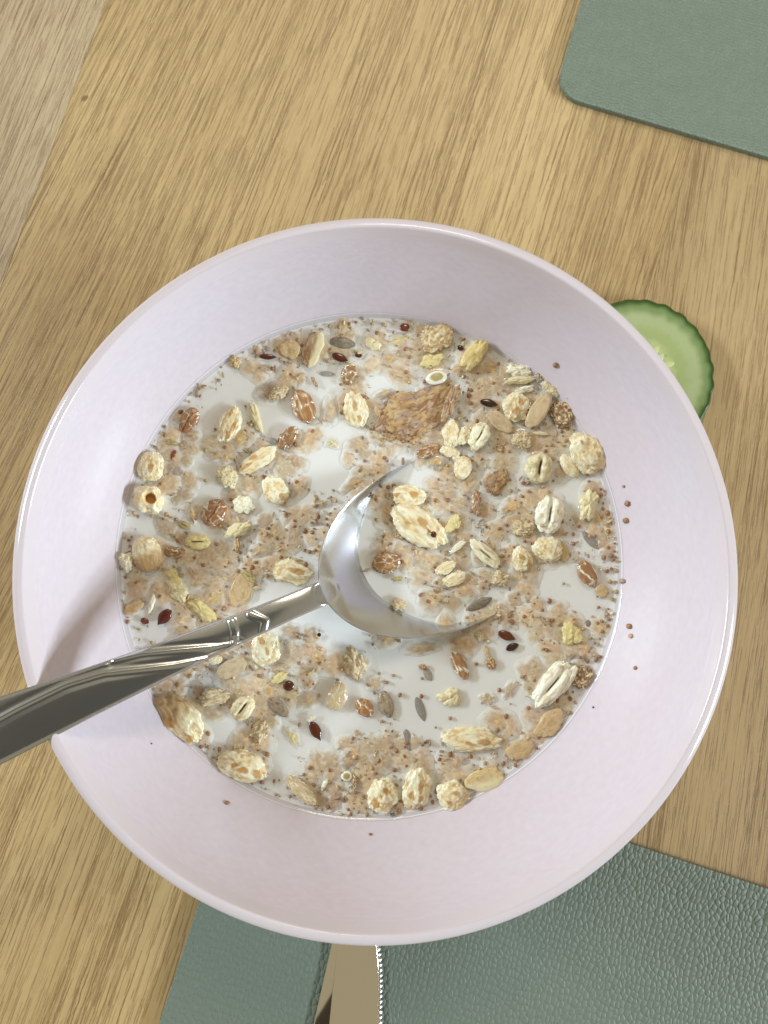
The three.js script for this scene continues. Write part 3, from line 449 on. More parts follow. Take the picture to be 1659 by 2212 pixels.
// --- lower middle and right
piece('seed', 'L', 330, 1170, 300, 160, 72, -0.05, 'grey tan sunflower seed, broadest of those in the clear milk', { c: col(160, 142, 116) });
piece('seed', 'L', 710, 1230, 280, 100, 72, -0.4, 'dark grey sunken sunflower seed, middle of three in the clear milk', { c: col(118, 108, 96) });
piece('seed', 'L', 575, 1590, 280, 100, 78, -0.45, 'mauve grey sunken sunflower seed, lowest of three in the clear milk', { c: col(126, 108, 100) });
piece('seed', 'L', 790, 850, 160, 90, 60, -0.5, 'faint grey sunken seed under an orange crumb, below the spoon', { c: col(160, 148, 132) });
piece('crumb', 'L', 735, 762, 82, 66, 20, 0.1, 'tiny orange crumb above the faint sunken seed', { c: C.rust });
piece('seed', 'L', 1350, 75, 300, 100, -25, 0.05, 'grey striped sunflower seed inside the spoon, at its lower rim', { c: col(128, 118, 102) });
piece('kernel', 'L', 1135, 750, 330, 150, 62, 0.1, 'slim brown kernel with white stripe, in clear milk right below the spoon', { cracks: 1.1, c: col(170, 124, 84) });
piece('flake', 'L', 710, 560, 460, 190, -8, -0.3, 'long soaked tan flake under the lower rim of the spoon', { c: C.tan });
piece('flake', 'L', 320, 460, 270, 125, 14, -0.25, 'small soaked yellow tan flake left under the lower rim of the spoon', { c: C.tan });
piece('shred', 'L', 1020, 1100, 230, 180, -10, 0, 'cream scrap with dark nicks, right of the middle sunken seed', { c: C.pale });
piece('crumb', 'L', 1470, 730, 150, 105, 60, 0.05, 'orange brown soft crumb right of the slim striped kernel', { c: C.rust });
piece('crumb', 'L', 1430, 600, 140, 50, 70, 0.05, 'thin tan crumb above the orange brown soft crumb', { c: C.tan });
piece('crumb', 'L', 1360, 430, 120, 90, 40, -0.1, 'pale tan speckled crumb left of the paired flax seeds', { c: C.sand });
piece('crumb', 'L', 470, 80, 160, 120, 30, -0.05, 'pale crumb near the lower left rim inside the spoon', { c: C.sand });
piece('crumb', 'L', 1440, 1110, 200, 150, -20, -0.2, '~soft tan crumb patch', { c: C.tan });
piece('flake', 'L', 210, 950, 210, 170, -40, -0.3, 'small soaked tan flake above the broadest grey tan sunflower seed', { c: C.tan });
piece('flax', 'M', 265, 425, 205, 100, 22, 0.15, 'red brown flax seed, upper of the touching pair right below the spoon', { c: col(100, 48, 24) });
piece('flax', 'M', 325, 545, 150, 82, -22, 0.1, 'dark flax seed, lower of the touching pair right below the spoon', { c: C.dark, taper: 0.4 });
piece('flax', 'M', 320, 165, 118, 48, -22, -0.15, 'slim purple brown seed right of the sunken spoon tip', { c: col(96, 60, 56) });
piece('flax', 'M', 1160, 295, 82, 66, 90, -0.15, 'small purple brown seed right of the yellow scrunched piece', { taper: 0.2, c: col(104, 70, 66) });
piece('shred', 'M', 980, 405, 260, 220, 50, 0.15, 'yellow scrunched piece at the right, alone in the milk', { c: C.yellow, fine: 0.14 });
piece('split', 'M', 760, 950, 560, 250, 128, 1.2, 'large white husk gaping with a dark slit, near the lower right wall', { c: C.white, slitW: 0.2, slit: 0.75, d: 24 });
piece('split', 'M', 920, 900, 330, 130, 122, 1.3, 'pale lobe with tan patch along the right of the large gaping husk', { c: C.white, slit: 0.2, deep: 0.4 });
piece('flake', 'M', 730, 1380, 360, 215, 133, 0.25, 'translucent tan flake with glossy rim, against the lower right wall', { c: col(206, 174, 128), h: 0.45 });
piece('crumb', 'M', 675, 255, 165, 52, 30, 0.05, 'brown sliver right of the purple brown seed', { c: C.brown });
piece('flake', 'M', 480, 215, 230, 140, -32, -0.2, 'soft yellow tan flake between the purple brown seed and brown sliver', { c: col(212, 184, 128) });
piece('flake', 'M', 570, 780, 340, 250, 20, -0.35, 'pale soaked flake left of the large gaping husk', { c: C.sand });
piece('flake', 'M', 300, 1020, 270, 150, -60, -0.6, '~faint sunken oat flake', { c: C.sand });
piece('crumb', 'M', 1080, 890, 210, 240, 30, -0.05, 'brown grainy cluster between the gaping husk and the wall', { c: C.brown });
piece('puff', 'N', 430, 490, 590, 320, 44, 0.9, 'tan puffed grain with ivory lower end, by the lower left wall', { end: -1, eyes: [[0.75, 0.35, 0.16], [-0.1, 0.5, 0.25]], d: 22 });
piece('crumb', 'N', 820, 260, 330, 165, -16, 0.35, 'rough pale sand flake above the many grooved grain', { c: C.sand });
piece('puff', 'N', 1125, 1010, 500, 290, 18, 0.9, 'cream puffed grain with amber flecks, lowest at the left wall', { eyes: [[0.1, 0.15, 0.24], [-0.25, 0.05, 0.16], [0.65, 0.1, 0.25]], d: 22 });
piece('flake', 'N', 1270, 790, 360, 320, 60, -0.3, '~large soaked beige oat flake');
piece('crumb', 'O', 530, 1010, 430, 155, 42, 0.5, 'long sandy rusk like bar slanting near the lower wall', { c: C.sand, sq: 0.6, amp: 0.08, angular: 0.15 });
piece('flake', 'O', 1050, 670, 340, 270, -35, -0.15, 'brown tan grain clump below the clear milk', { c: C.brown });
piece('flake', 'O', 1400, 690, 380, 270, 5, -0.15, 'broad smooth beige oat, left of the lowest sunken seed', { c: C.beige });
piece('flake', 'O', 880, 1120, 330, 200, 108, -0.5, 'sunken orange brown flake against the lower wall', { c: col(186, 124, 76) });
piece('puff', 'O', 1400, 1060, 340, 300, 100, 0.8, 'cream puffed grain with amber patches, left of the lowest row of puffs', { eyes: [[-0.4, -0.2, 0.25], [0.45, 0.35, 0.28], [0.0, 0.1, 0.1]] });
piece('flax', 'O', 1510, 1262, 52, 48, 0, 0.3, 'black round seed at the lowest milk edge', { c: C.black, taper: 0.1 });
piece('ring', 'O', 1010, 845, 120, 110, 0, 0, 'tiny pale ring shaped bran bit below the brown tan clump', { h: 0.4 });
piece('shred', 'O', 770, 940, 125, 48, -62, 0.05, 'small white straw beside the sunken orange brown flake', { c: C.white });
piece('crumb', 'O', 1090, 930, 115, 85, -60, 0.2, 'dark brown chip left of the lowest row of puffs', { c: C.brown });
piece('puff', 'P', 985, 450, 570, 250, 4, 0.6, 'long golden cream puffed grain with amber right end, at the lower right', { eyes: [[0.45, 0.05, 0.3, 1.2], [-0.1, 0.3, 0.2]], d: 22 });
piece('puff', 'P', 390, 990, 430, 280, 104, 0.7, 'upright cream puffed grain with three amber patches, middle of the lowest row', { eyes: [[-0.25, -0.2, 0.26], [0.25, 0.3, 0.22], [0.3, -0.35, 0.14]] });
piece('puff', 'P', 780, 1060, 310, 290, 20, 1.0, 'round ivory puffed grain with two amber bars, right end of the lowest row', { eyes: [[0.1, -0.3, 0.24, 1.6], [-0.1, 0.45, 0.24, 1.8]] });
piece('flake', 'P', 1130, 880, 440, 240, -14, 0.15, 'yellow cream flake with mauve middle, against the lower right wall', { c: col(222, 196, 138), side: 1 });
piece('flake', 'P', 1520, 560, 310, 210, -24, -0.1, '~broad yellow tan oat flake', { c: col(206, 176, 126) });
piece('flake', 'P', 850, 680, 300, 220, 12, -0.5, '~soaked mauve grey flake', { c: C.mauve });

// ------------------------------------------------------------------ grains stuck on the dry wall
function onWall(px, py) { let h = 50, p = [0, 0]; for (let k = 0; k < 12; k++) { p = at(px * FULL, py * FULL, h); h = mix(h, wallY(p[0], p[1]), 0.7); } return [p[0], h, p[1]]; }
function wallGrain(px, py, size, label, c = C.brown, long = 1) {
  const [x, y, z] = onWall(px, py), r = size * FULL * (CAM_H - y) / LENS / 2, seed = pieceSeed++;
  const o = mesh('amaranth_grain', blob({ a: r * long, b: r, h: r * 0.7, seed, d: 7, amp: 0.2, fine: 0.1, paint: (P) => mix3(c, C.tan, 0.5 * smooth(0, 0.4, P.n(3))) }), wet);
  const e = 0.5, n = new THREE.Vector3(-(wallY(x + e, z) - wallY(x - e, z)), 2 * e, -(wallY(x, z + e) - wallY(x, z - e))).normalize();
  o.position.set(x * MM, y * MM, z * MM).addScaledVector(n, r * 0.3 * MM); o.quaternion.setFromUnitVectors(new THREE.Vector3(0, 1, 0), n);
  tag(o, label, 'grain', 'stray grains on the bowl wall');
}
wallGrain(2188, 1437, 22, 'stray brown grain highest on the upper right bowl wall');
wallGrain(2471, 1982, 23, 'stray round brown grain, upper of two close together on the right wall');
wallGrain(2465, 2049, 22, 'stray brown grain, lower of two close together on the right wall');
wallGrain(2456, 1915, 11, 'tiny speck above the two close grains on the right wall');
wallGrain(2450, 2288, 20, 'pale brown fleck on the right wall at spoon tip height', C.mauve, 1.3);
wallGrain(2478, 2466, 22, 'stray brown grain, upper of the lower right wall pair', C.rust);
wallGrain(2484, 2504, 18, 'faint tan grain under another, on the lower right wall', C.tan);
wallGrain(2502, 2630, 15, 'small brown fleck lowest and outermost on the right wall');
wallGrain(2336, 2785, 8, 'tiny black speck on the lower right wall', C.black);
wallGrain(895, 3162, 14, 'dark flat fleck on the lower left wall', C.brown, 1.6);
wallGrain(597, 2928, 6, 'tiny dark dot on the left wall under the handle', C.black);
wallGrain(1458, 3285, 10, 'tiny brown fleck on the wall below the black seed', C.brown, 1.3);

// ------------------------------------------------------------------ crumbs, bran and amaranth: nobody could count them
const POOLS = [[505, 845, 28, 62], [440, 890, 40, 55], [398, 850, 26, 30], [600, 880, 55, 62], [690, 840, 38, 60], [712, 1010, 62, 48], [450, 1040, 34, 62], [285, 1132, 48, 42], [650, 1082, 26, 22], [775, 1170, 40, 110], [900, 1030, 55, 30], [835, 1290, 60, 62], [940, 1325, 62, 22], [1232, 1262, 82, 58], [1238, 1068, 46, 44], [325, 1352, 62, 44], [905, 1440, 110, 72], [745, 1375, 52, 42], [940, 1510, 85, 90], [760, 1530, 70, 58], [655, 1570, 66, 62], [610, 1690, 34, 66], [470, 1575, 52, 32], [1055, 1440, 62, 62], [1010, 1570, 50, 44], [1120, 1395, 40, 40], [400, 1270, 40, 22], [1110, 1520, 30, 50], [560, 1090, 24, 40], [445, 1150, 34, 24], [820, 820, 22, 40], [760, 740, 18, 16], [730, 930, 26, 30], [1120, 1010, 14, 12], [345, 1250, 60, 16]];
{
  const R = rng(77), dens = (px, py) => { let k = 1; for (const [x, y, a, b] of POOLS) { const q = Math.hypot((px - x) / a, (py - y) / b) * 0.9 + 0.6 * (V2(px * 0.05, py * 0.05) - 0.5); k *= smooth(0.82, 1.15, q); } return k; };
  const inSpoon = (x, z) => { const [jx, jz] = at(700, 1280, 50), s = (x - jx) * 0.921 - (z - jz) * 0.389, t = (x - jx) * 0.389 + (z - jz) * 0.921; return s < 10 && s > -20 && Math.abs(t) < 7; };
  const base = blob({ a: 1, b: 0.8, h: 0.55, seed: 77, d: 2, amp: 0.5, freq: 2.4, fine: 0.2, paint: () => [1, 1, 1] }), bits = [], grains = []; base.deleteAttribute('color');
  const pick = (arr) => arr[Math.floor(R() * arr.length)];
  const M = new THREE.Matrix4(), q = new THREE.Quaternion(), e = new THREE.Euler();
  const spots = [];
  for (let n = 0; n < 60000 && bits.length < 5000; n++) {
    const px = 240 + R() * 1095, py = 680 + R() * 1100, [x, z] = at(px, py, MILK), phi = Math.atan2(z, x), rc = contactR(phi, MILK), rr = Math.hypot(x, z);
    if (rr > rc - 0.2 || inSpoon(x, z)) continue;
    const edge = smooth(rc - 4.5, rc - 1, rr) * 1.0, k = Math.max(dens(px, py), edge * (0.3 + 0.7 * smooth(0.35, 0.6, V2(phi * 6 + 20, 3))));
    const clump = smooth(0.3, 0.65, V2(x * 0.33 + 9, z * 0.33));
    if (R() > k * (0.35 + 0.65 * clump)) continue;
    const s = 0.08 + R() ** 3.2 * 0.6;
    e.set(R() * 6, R() * 6, R() * 6); q.setFromEuler(e);
    M.compose(new THREE.Vector3(x * MM, (MILK - 0.05 - R() ** 1.3 * 0.85 + (R() < 0.12 ? 0.1 : 0)) * MM, z * MM), q, new THREE.Vector3(s * (0.8 + R() * 1.3), s * 0.6, s));
    bits.push([M.clone(), mix3(pick([C.beige, C.brown, C.tan, C.olive, C.tan, C.sand, C.tan, C.brown, C.cream]), R() < 0.06 ? C.dark : C.tan, R() * 0.4)]);
  }
  const lay = (name, label, category, list, geo, m) => { const im = new THREE.InstancedMesh(geo, m, list.length); list.forEach(([mm, c], i) => { im.setMatrixAt(i, mm); im.setColorAt(i, new THREE.Color().setRGB(...c)); }); put(im, name); tag(im, label, category, null, 'stuff'); return im; };
  const plain = new THREE.MeshPhysicalMaterial({ roughness: 0.45 });
  lay('bran_crumbs', 'fine brown bran and oat crumbs floating thickly in the milk', 'crumbs', bits, base, plain);
  // soaked flakes below the surface that read as one beige mass
  const sunk = [];
  for (let n = 0; n < 9000 && sunk.length < 500; n++) {
    const px = 240 + R() * 1095, py = 680 + R() * 1100, [x, z] = at(px, py, MILK), rr = Math.hypot(x, z), rc = contactR(Math.atan2(z, x), MILK);
    if (rr > rc - 2.2 || inSpoon(x, z) || R() > dens(px, py) ** 2) continue;
    const s = 1.7 + R() * 2.3, c0 = mix3(pick([C.sand, C.tan, C.beige, C.tan, C.beige, C.tan]), pick([C.tan, C.olive, C.sand, C.olive, C.amber]), R() * 0.45), k = 1.12 + R() * 0.3;
    const g = blob({ a: s * 1.3, b: s, h: 0.56 + R() * 0.26, seed: 1000 + n, d: 8, amp: 0.08, fine: 0.06, angular: 0.2, wash: 1.2, paint: (P) => mix3(mix3(c0, C.brown, 0.45 * smooth(0, 0.4, P.n(3))), C.pale, 0.5 * smooth(0.1, 0.4, P.n(6, 4))).map((v) => v * k) });
    g.rotateY(R() * 6.3); g.translate(x * MM, (MILK - 0.72 - R() * 0.12) * MM, z * MM); sunk.push(g);
  }
  tag(mesh('sunken_flakes', mergeGeometries(sunk), soaked), 'soaked oat flakes sunk under the milk as one beige mass', 'flakes', null, 'stuff');
  // round amaranth grains, thickest along the right and lower wall
  for (let n = 0; n < 30000 && grains.length < 900; n++) {
    const px = 240 + R() * 1095, py = 680 + R() * 1100, [x, z] = at(px, py, MILK), phi = Math.atan2(z, x), rc = contactR(phi, MILK), rr = Math.hypot(x, z);
    if (rr > rc - 0.55 || inSpoon(x, z)) continue;
    const right = smooth(0.2, 0.9, Math.cos(phi - 0.25)), low = smooth(0.55, 0.95, Math.cos(phi - 1.9)), wall = smooth(rc - 7, rc - 1.5, rr);
    const k = Math.max(dens(px, py) * 0.16 + 0.015, wall * (0.22 + 0.85 * right + 0.7 * low)); if (R() > k) continue;
    if (spots.some(([a, b]) => (a - x) ** 2 + (b - z) ** 2 < 1.1)) continue; spots.push([x, z]);
    const s = 0.24 + R() * 0.42; e.set(R() * 6, R() * 6, R() * 6); q.setFromEuler(e);
    M.compose(new THREE.Vector3(x * MM, (MILK - 0.36 + R() * 0.3) * MM, z * MM), q, new THREE.Vector3(s * (0.9 + R() * 0.3), s * 0.75, s));
    grains.push([M.clone(), mix3(pick([C.brown, C.tan, C.brown, C.brown, C.olive]), C.rust, R() * 0.5)]);
  }
  const ball = blob({ a: 1, b: 1, h: 1, seed: 902, d: 6, amp: 0.12, fine: 0.04, paint: () => [1, 1, 1] }); ball.deleteAttribute('color');
  lay('amaranth_grains', 'tiny round brown amaranth grains scattered in milk and along the wall', 'grains', grains, ball, new THREE.MeshPhysicalMaterial({ roughness: 0.3 }));
}

// ------------------------------------------------------------------ milk: a cloudy skin over a white body, creeping up the wall and the things in it
{
  const milk = group('milk'); tag(milk, 'white milk filling the bowl between the muesli pieces', 'milk');
  const NR = 330, NA = 720, RC = []; for (let i = 0; i < NA; i++) RC.push(contactR(i / NA * Math.PI * 2, MILK));
  const floaters = pieces.filter((p) => p.lift > 0.25);
  function sheet(dy, live, over) {
    const pos = [0, (MILK + dy) * MM, 0], idx = [], nr = live ? NR : 200, na = live ? NA : 360;
    const bin = new Map(); if (live) for (const p of floaters) { const R = Math.max(p.a, p.b) + 2.2; for (let i = Math.floor((p.x - R) / 6); i <= Math.floor((p.x + R) / 6); i++) for (let j = Math.floor((p.z - R) / 6); j <= Math.floor((p.z + R) / 6); j++) { const k = i * 1000 + j; if (!bin.has(k)) bin.set(k, []); bin.get(k).push(p); } }
    for (let j = 1; j <= nr; j++) for (let i = 0; i < na; i++) {
      const phi = i / na * Math.PI * 2, R = RC[Math.floor(i * NA / na)], r = (j / nr) * (R + over), x = r * Math.cos(phi), z = r * Math.sin(phi);
      let y = MILK + dy;
      if (live) {
        y += 0.75 * Math.exp(-(R + 0.55 - r) / 0.75) * (r < R + 0.6 ? 1 : 0.9) + 0.05 * (F2(x * 0.25 + 40, z * 0.25 + 40) - 0.5);
        for (const p of bin.get(Math.floor(x / 6) * 1000 + Math.floor(z / 6)) || []) {
          const c = Math.cos(p.turn), s = Math.sin(p.turn), u = ((x - p.x) * c + (z - p.z) * s) / p.a, v = (-(x - p.x) * s + (z - p.z) * c) / p.b, d = (Math.hypot(u, v) - 1) * Math.sqrt(p.a * p.b);
          y += 0.3 * Math.exp(-Math.max(d, -0.3) / 0.5) * smooth(-2.5, -0.4, d);
        }
      }
      else if (dy < 0) y += 1.25 * Math.exp(-(R + 0.55 - r) / 0.8);
      pos.push(x * MM, y * MM, z * MM);
    }
    for (let i = 0; i < na; i++) idx.push(0, 1 + (i + 1) % na, 1 + i);
    for (let j = 1; j < nr; j++) for (let i = 0; i < na; i++) { const a = 1 + (j - 1) * na + i, b = 1 + (j - 1) * na + (i + 1) % na; idx.push(a, b, a + na, b, b + na, a + na); }
    const g = new THREE.BufferGeometry(); g.setAttribute('position', new THREE.Float32BufferAttribute(pos, 3)); g.setIndex(idx); g.computeVertexNormals(); return g;
  }
  const white = [0.945, 0.95, 0.95];
  const skin = (t, rough) => new THREE.MeshPhysicalMaterial({ color: new THREE.Color().setRGB(...white), transmission: t, thickness: 0, roughness: rough, side: THREE.DoubleSide });
  mesh('milk_surface', sheet(0, true, 0.55), skin(0.84, 0.1), milk);
  mesh('milk_body', sheet(-0.75, false, 0.5), new THREE.MeshPhysicalMaterial({ color: new THREE.Color().setRGB(...white), roughness: 0.5, side: THREE.DoubleSide }), milk);
}

// ------------------------------------------------------------------ spoon
{
  const [jx, jz] = at(700, 1280, MILK + 10), spoon = group('spoon', jx, MILK, jz, 22.9 * Math.PI / 180);
  tag(spoon, 'stainless steel spoon with embossed handle, resting in the muesli and on the bowl rim', 'spoon');
  const steel = new THREE.MeshPhysicalMaterial({ color: new THREE.Color().setRGB(0.61, 0.635, 0.67), metalness: 1, roughness: 0.22 });
  const keys = [[-136, 8.2], [-128, 8.9], [-110, 8.7], [-83, 7.4], [-60, 5.6], [-38, 4.1], [-20, 3.35], [-8, 2.95], [0, 2.9], [40, 2.9]];
  const neckW = (s) => { for (let i = 1; i < keys.length; i++) if (s <= keys[i][0]) { const t = (s - keys[i - 1][0]) / (keys[i][0] - keys[i - 1][0]); return mix(keys[i - 1][1], keys[i][1], t); } return 2.9; };
  const halfW = (s) => {
    let w = s > 0 ? neckW(s) * smooth(45, 5, s) : neckW(s);
    if (s > -0.2) { const c = 33, e = s < c ? 33.2 : 31, q = Math.max(0, 1 - ((s - c) / e) ** 2), el = 22 * Math.sqrt(q); w = (el ** 2.6 + w ** 2.6) ** (1 / 2.6); }
    if (s > 34) { const q = Math.max(0, 1 - ((s - 33) / 31) ** 2); w = 22 * Math.sqrt(q); }
    if (s < -128) w *= Math.sqrt(Math.max(0, 1 - ((-128 - s) / 8.2) ** 2));
    return w;
  };
  const slopeY = (s) => { const k = 7, f = (x) => -0.229 * x - 0.072 * Math.sqrt(x * x + k * k); return 10 + f(s) - f(0) + 0.7 * Math.exp(-(((s + 9) / 9) ** 2)); };
  const depth = (s) => s > -3 ? 11.6 * Math.max(0, 1 - Math.abs((s - 30) / (s < 30 ? 32.5 : 34.2)) ** 2.3) * smooth(-3, 4, s) : 0;
  const seg = (x, y, a, b) => { const dx = b[0] - a[0], dy = b[1] - a[1], t = clamp(((x - a[0]) * dx + (y - a[1]) * dy) / (dx * dx + dy * dy)); return Math.hypot(x - a[0] - dx * t, y - a[1] - dy * t); };
  const dist = (x, y, line) => { let d = 9; for (let i = 1; i < line.length; i++) d = Math.min(d, seg(x, y, line[i - 1], line[i])); return d; };
  const bracket = [[-22.0, -2.15], [-22.2, 0.3], [-23.3, 2.6]], chevron = [[-17.5, -2.1], [-14.9, 0.7], [-16.4, 2.9]];
  const ridge1 = [[-23.6, 2.5], [-26.6, 1.9], [-34, -0.6], [-42.7, -3.4], [-49, -4.6]], ridge2 = [[-22.4, 3.1], [-30, 3.5], [-37, 1.9], [-44.2, -0.3], [-52, -2.7], [-60, -3.6], [-71, -2.9], [-78, -2.1], [-90, 0.2], [-104, 3.6]];
  const emboss = (s, t) => {
    let y = 0; if (s > -8 || s < -110) return 0;
    if (s > -30) y += 0.26 * smooth(1.05, 0.55, dist(s, t, bracket)) + 0.26 * smooth(1.0, 0.5, dist(s, t, chevron));
    for (const r of [ridge1, ridge2]) { const d = dist(s, t, r); y += 0.26 * Math.exp(-((d / 0.42) ** 2)) - 0.16 * Math.exp(-(((d - 1.0) / 0.7) ** 2)); }
    return y;
  };
  const stations = []; for (let s = -136.1; s < 64; s += (s > -52 && s < -10) ? 0.28 : (s > -10 && s < 12) ? 0.4 : s > 58 ? 0.3 : 0.9) stations.push(s); stations.push(63.995);
  const NT = 64, NB = 14, pos = [], idx = [], cut = [];
  stations.forEach((s) => {
    const w = Math.max(halfW(s), 0.01), dp = depth(s), bowlish = smooth(-6, 8, s), th = mix(1.25 + 0.5 * smooth(0, -14, s), 0.75, bowlish), yy = slopeY(s);
    const top = (tau) => { const t = tau * w; return yy + 0.032 * t * bowlish - dp * (1 - Math.abs(tau) ** mix(2.4, 5.5, smooth(12, 32, s))) - 0.4 * smooth(1, 0.75, Math.hypot((s - 0.5) / 3.2, t / 3.4)) + (1 - bowlish) * (0.55 * (1 - tau * tau) - 0.35 * smooth(0.86, 1, Math.abs(tau)) + emboss(s, t)); };
    for (let i = 0; i <= NT; i++) { const tau = -1 + 2 * i / NT; pos.push(s * MM, top(tau) * MM, tau * w * MM); }
    for (let i = 0; i <= NB; i++) { const tau = 1 - 2 * i / NB, rim = smooth(0.75, 1, Math.abs(tau)), tt = tau * (w + 0.12 * 0 ); pos.push(s * MM, (top(clamp(tau, -1, 1)) - (bowlish > 0.5 ? th : th) + 0.35 * rim) * MM, (tt + Math.sign(tau) * 0.05 * rim) * MM); }
  });
  const ringN = NT + 1 + NB + 1;
  for (let k = 0; k + 1 < stations.length; k++) { for (let i = 0; i < ringN; i++) { const a = k * ringN + i, b = k * ringN + (i + 1) % ringN; idx.push(a, b, a + ringN, b, b + ringN, a + ringN); } cut.push(idx.length); }
  const g = new THREE.BufferGeometry(); g.setAttribute('position', new THREE.Float32BufferAttribute(pos, 3)); g.setIndex(idx); g.computeVertexNormals();
  const at0 = stations.findIndex((s) => s > -2), split = cut[at0 - 1];
  for (const [name, from, to] of [['handle', 0, split], ['spoon_bowl', split, idx.length]]) {
    const h = new THREE.BufferGeometry(); h.setAttribute('position', g.attributes.position.clone()); h.setAttribute('normal', g.attributes.normal.clone()); h.setIndex(idx.slice(from, to));
    mesh(name, h, steel, spoon);
  }
}

// ------------------------------------------------------------------ table knife under the near side of the bowl
{
  const y0 = 2.25, P = (x, y) => at(x, y, y0 + 1.6);
  const l0 = P(677, 2212), r0 = P(825, 2212), l1 = P(715.5, 2040), r1 = P(818.7, 2048), rm = P(826, 2134);
  const knife = new THREE.Group(); knife.name = numbered('table_knife'); scene.add(knife); knife.position.set(r0[0] * MM, y0 * MM, r0[1] * MM);
  tag(knife, 'polished steel table knife with serrated edge lying on the mat under the bowl', 'knife');
  const steel = new THREE.MeshPhysicalMaterial({ color: new THREE.Color().setRGB(0.92, 0.88, 0.78), metalness: 1, roughness: 0.07 });
  // outline by v (mm towards the bowl): left edge and right edge
  const L = (v) => l0[0] - r0[0] + (l1[0] - l0[0]) * v / (l0[1] - l1[1]) + 0.0;
  const tip = l0[1] - l1[1] + 30;
  const Rt = (v) => { const q = clamp(v / tip); return (rm[0] - r0[0]) * Math.sin(Math.PI * clamp(v / 26, 0, 1) / 2) - 1.9 * clamp((v - 12) / 15) ** 2 - 8 * clamp((v - 30) / (tip - 30)) ** 2; };
  const pos = [], idx = [], NV = 90, prof = 9;
  for (let k = 0; k <= NV; k++) {
    const v = mix(-40, tip, k / NV), close = smooth(tip, tip - 9, v) ** 0.6, a0 = L(v), b0 = Rt(v), mid = (a0 + b0) / 2, a = mix(mid, a0, close), b = mix(mid, b0, close), w = b - a, wedge = clamp(0.24 - v * 0.0048, 0.03, 0.3);
    const row = [[a, 0.3], [a + 0.04, 0.75], [a + Math.min(0.4, w * 0.04), 1.05], [a + w * wedge * 0.96, 1.8 - 0.02], [a + w * wedge, 1.8], [a + w * 0.86, 1.8], [a + w * 0.93, 1.5], [b - 0.9 * close, 1.05], [b - 0.25 * close, 0.25]];
    for (const [x, y] of row) pos.push(x * MM, y * MM, -v * MM);
  }
  for (let k = 0; k < NV; k++) for (let i = 0; i < prof; i++) { const a = k * prof + i, b = k * prof + (i + 1) % prof; idx.push(a, b, a + prof, b, b + prof, a + prof); }
  let g = new THREE.BufferGeometry(); g.setAttribute('position', new THREE.Float32BufferAttribute(pos, 3)); g.setIndex(idx); g.computeVertexNormals();
  mesh('blade', g, steel, knife);
  const tooth = new THREE.SphereGeometry(0.72 * MM, 14, 10); tooth.scale(1.25, 0.55, 0.92);
  const bright = new THREE.MeshPhysicalMaterial({ color: new THREE.Color().setRGB(0.8, 0.79, 0.77), metalness: 1, roughness: 0.24 });
  for (let v = -6; v < tip - 14; v += 1.46) { const t = mesh('tooth', tooth, bright, knife); t.position.set((Rt(v) - 0.42) * MM, 0.72 * MM, -v * MM); t.rotation.z = -0.75; }
}

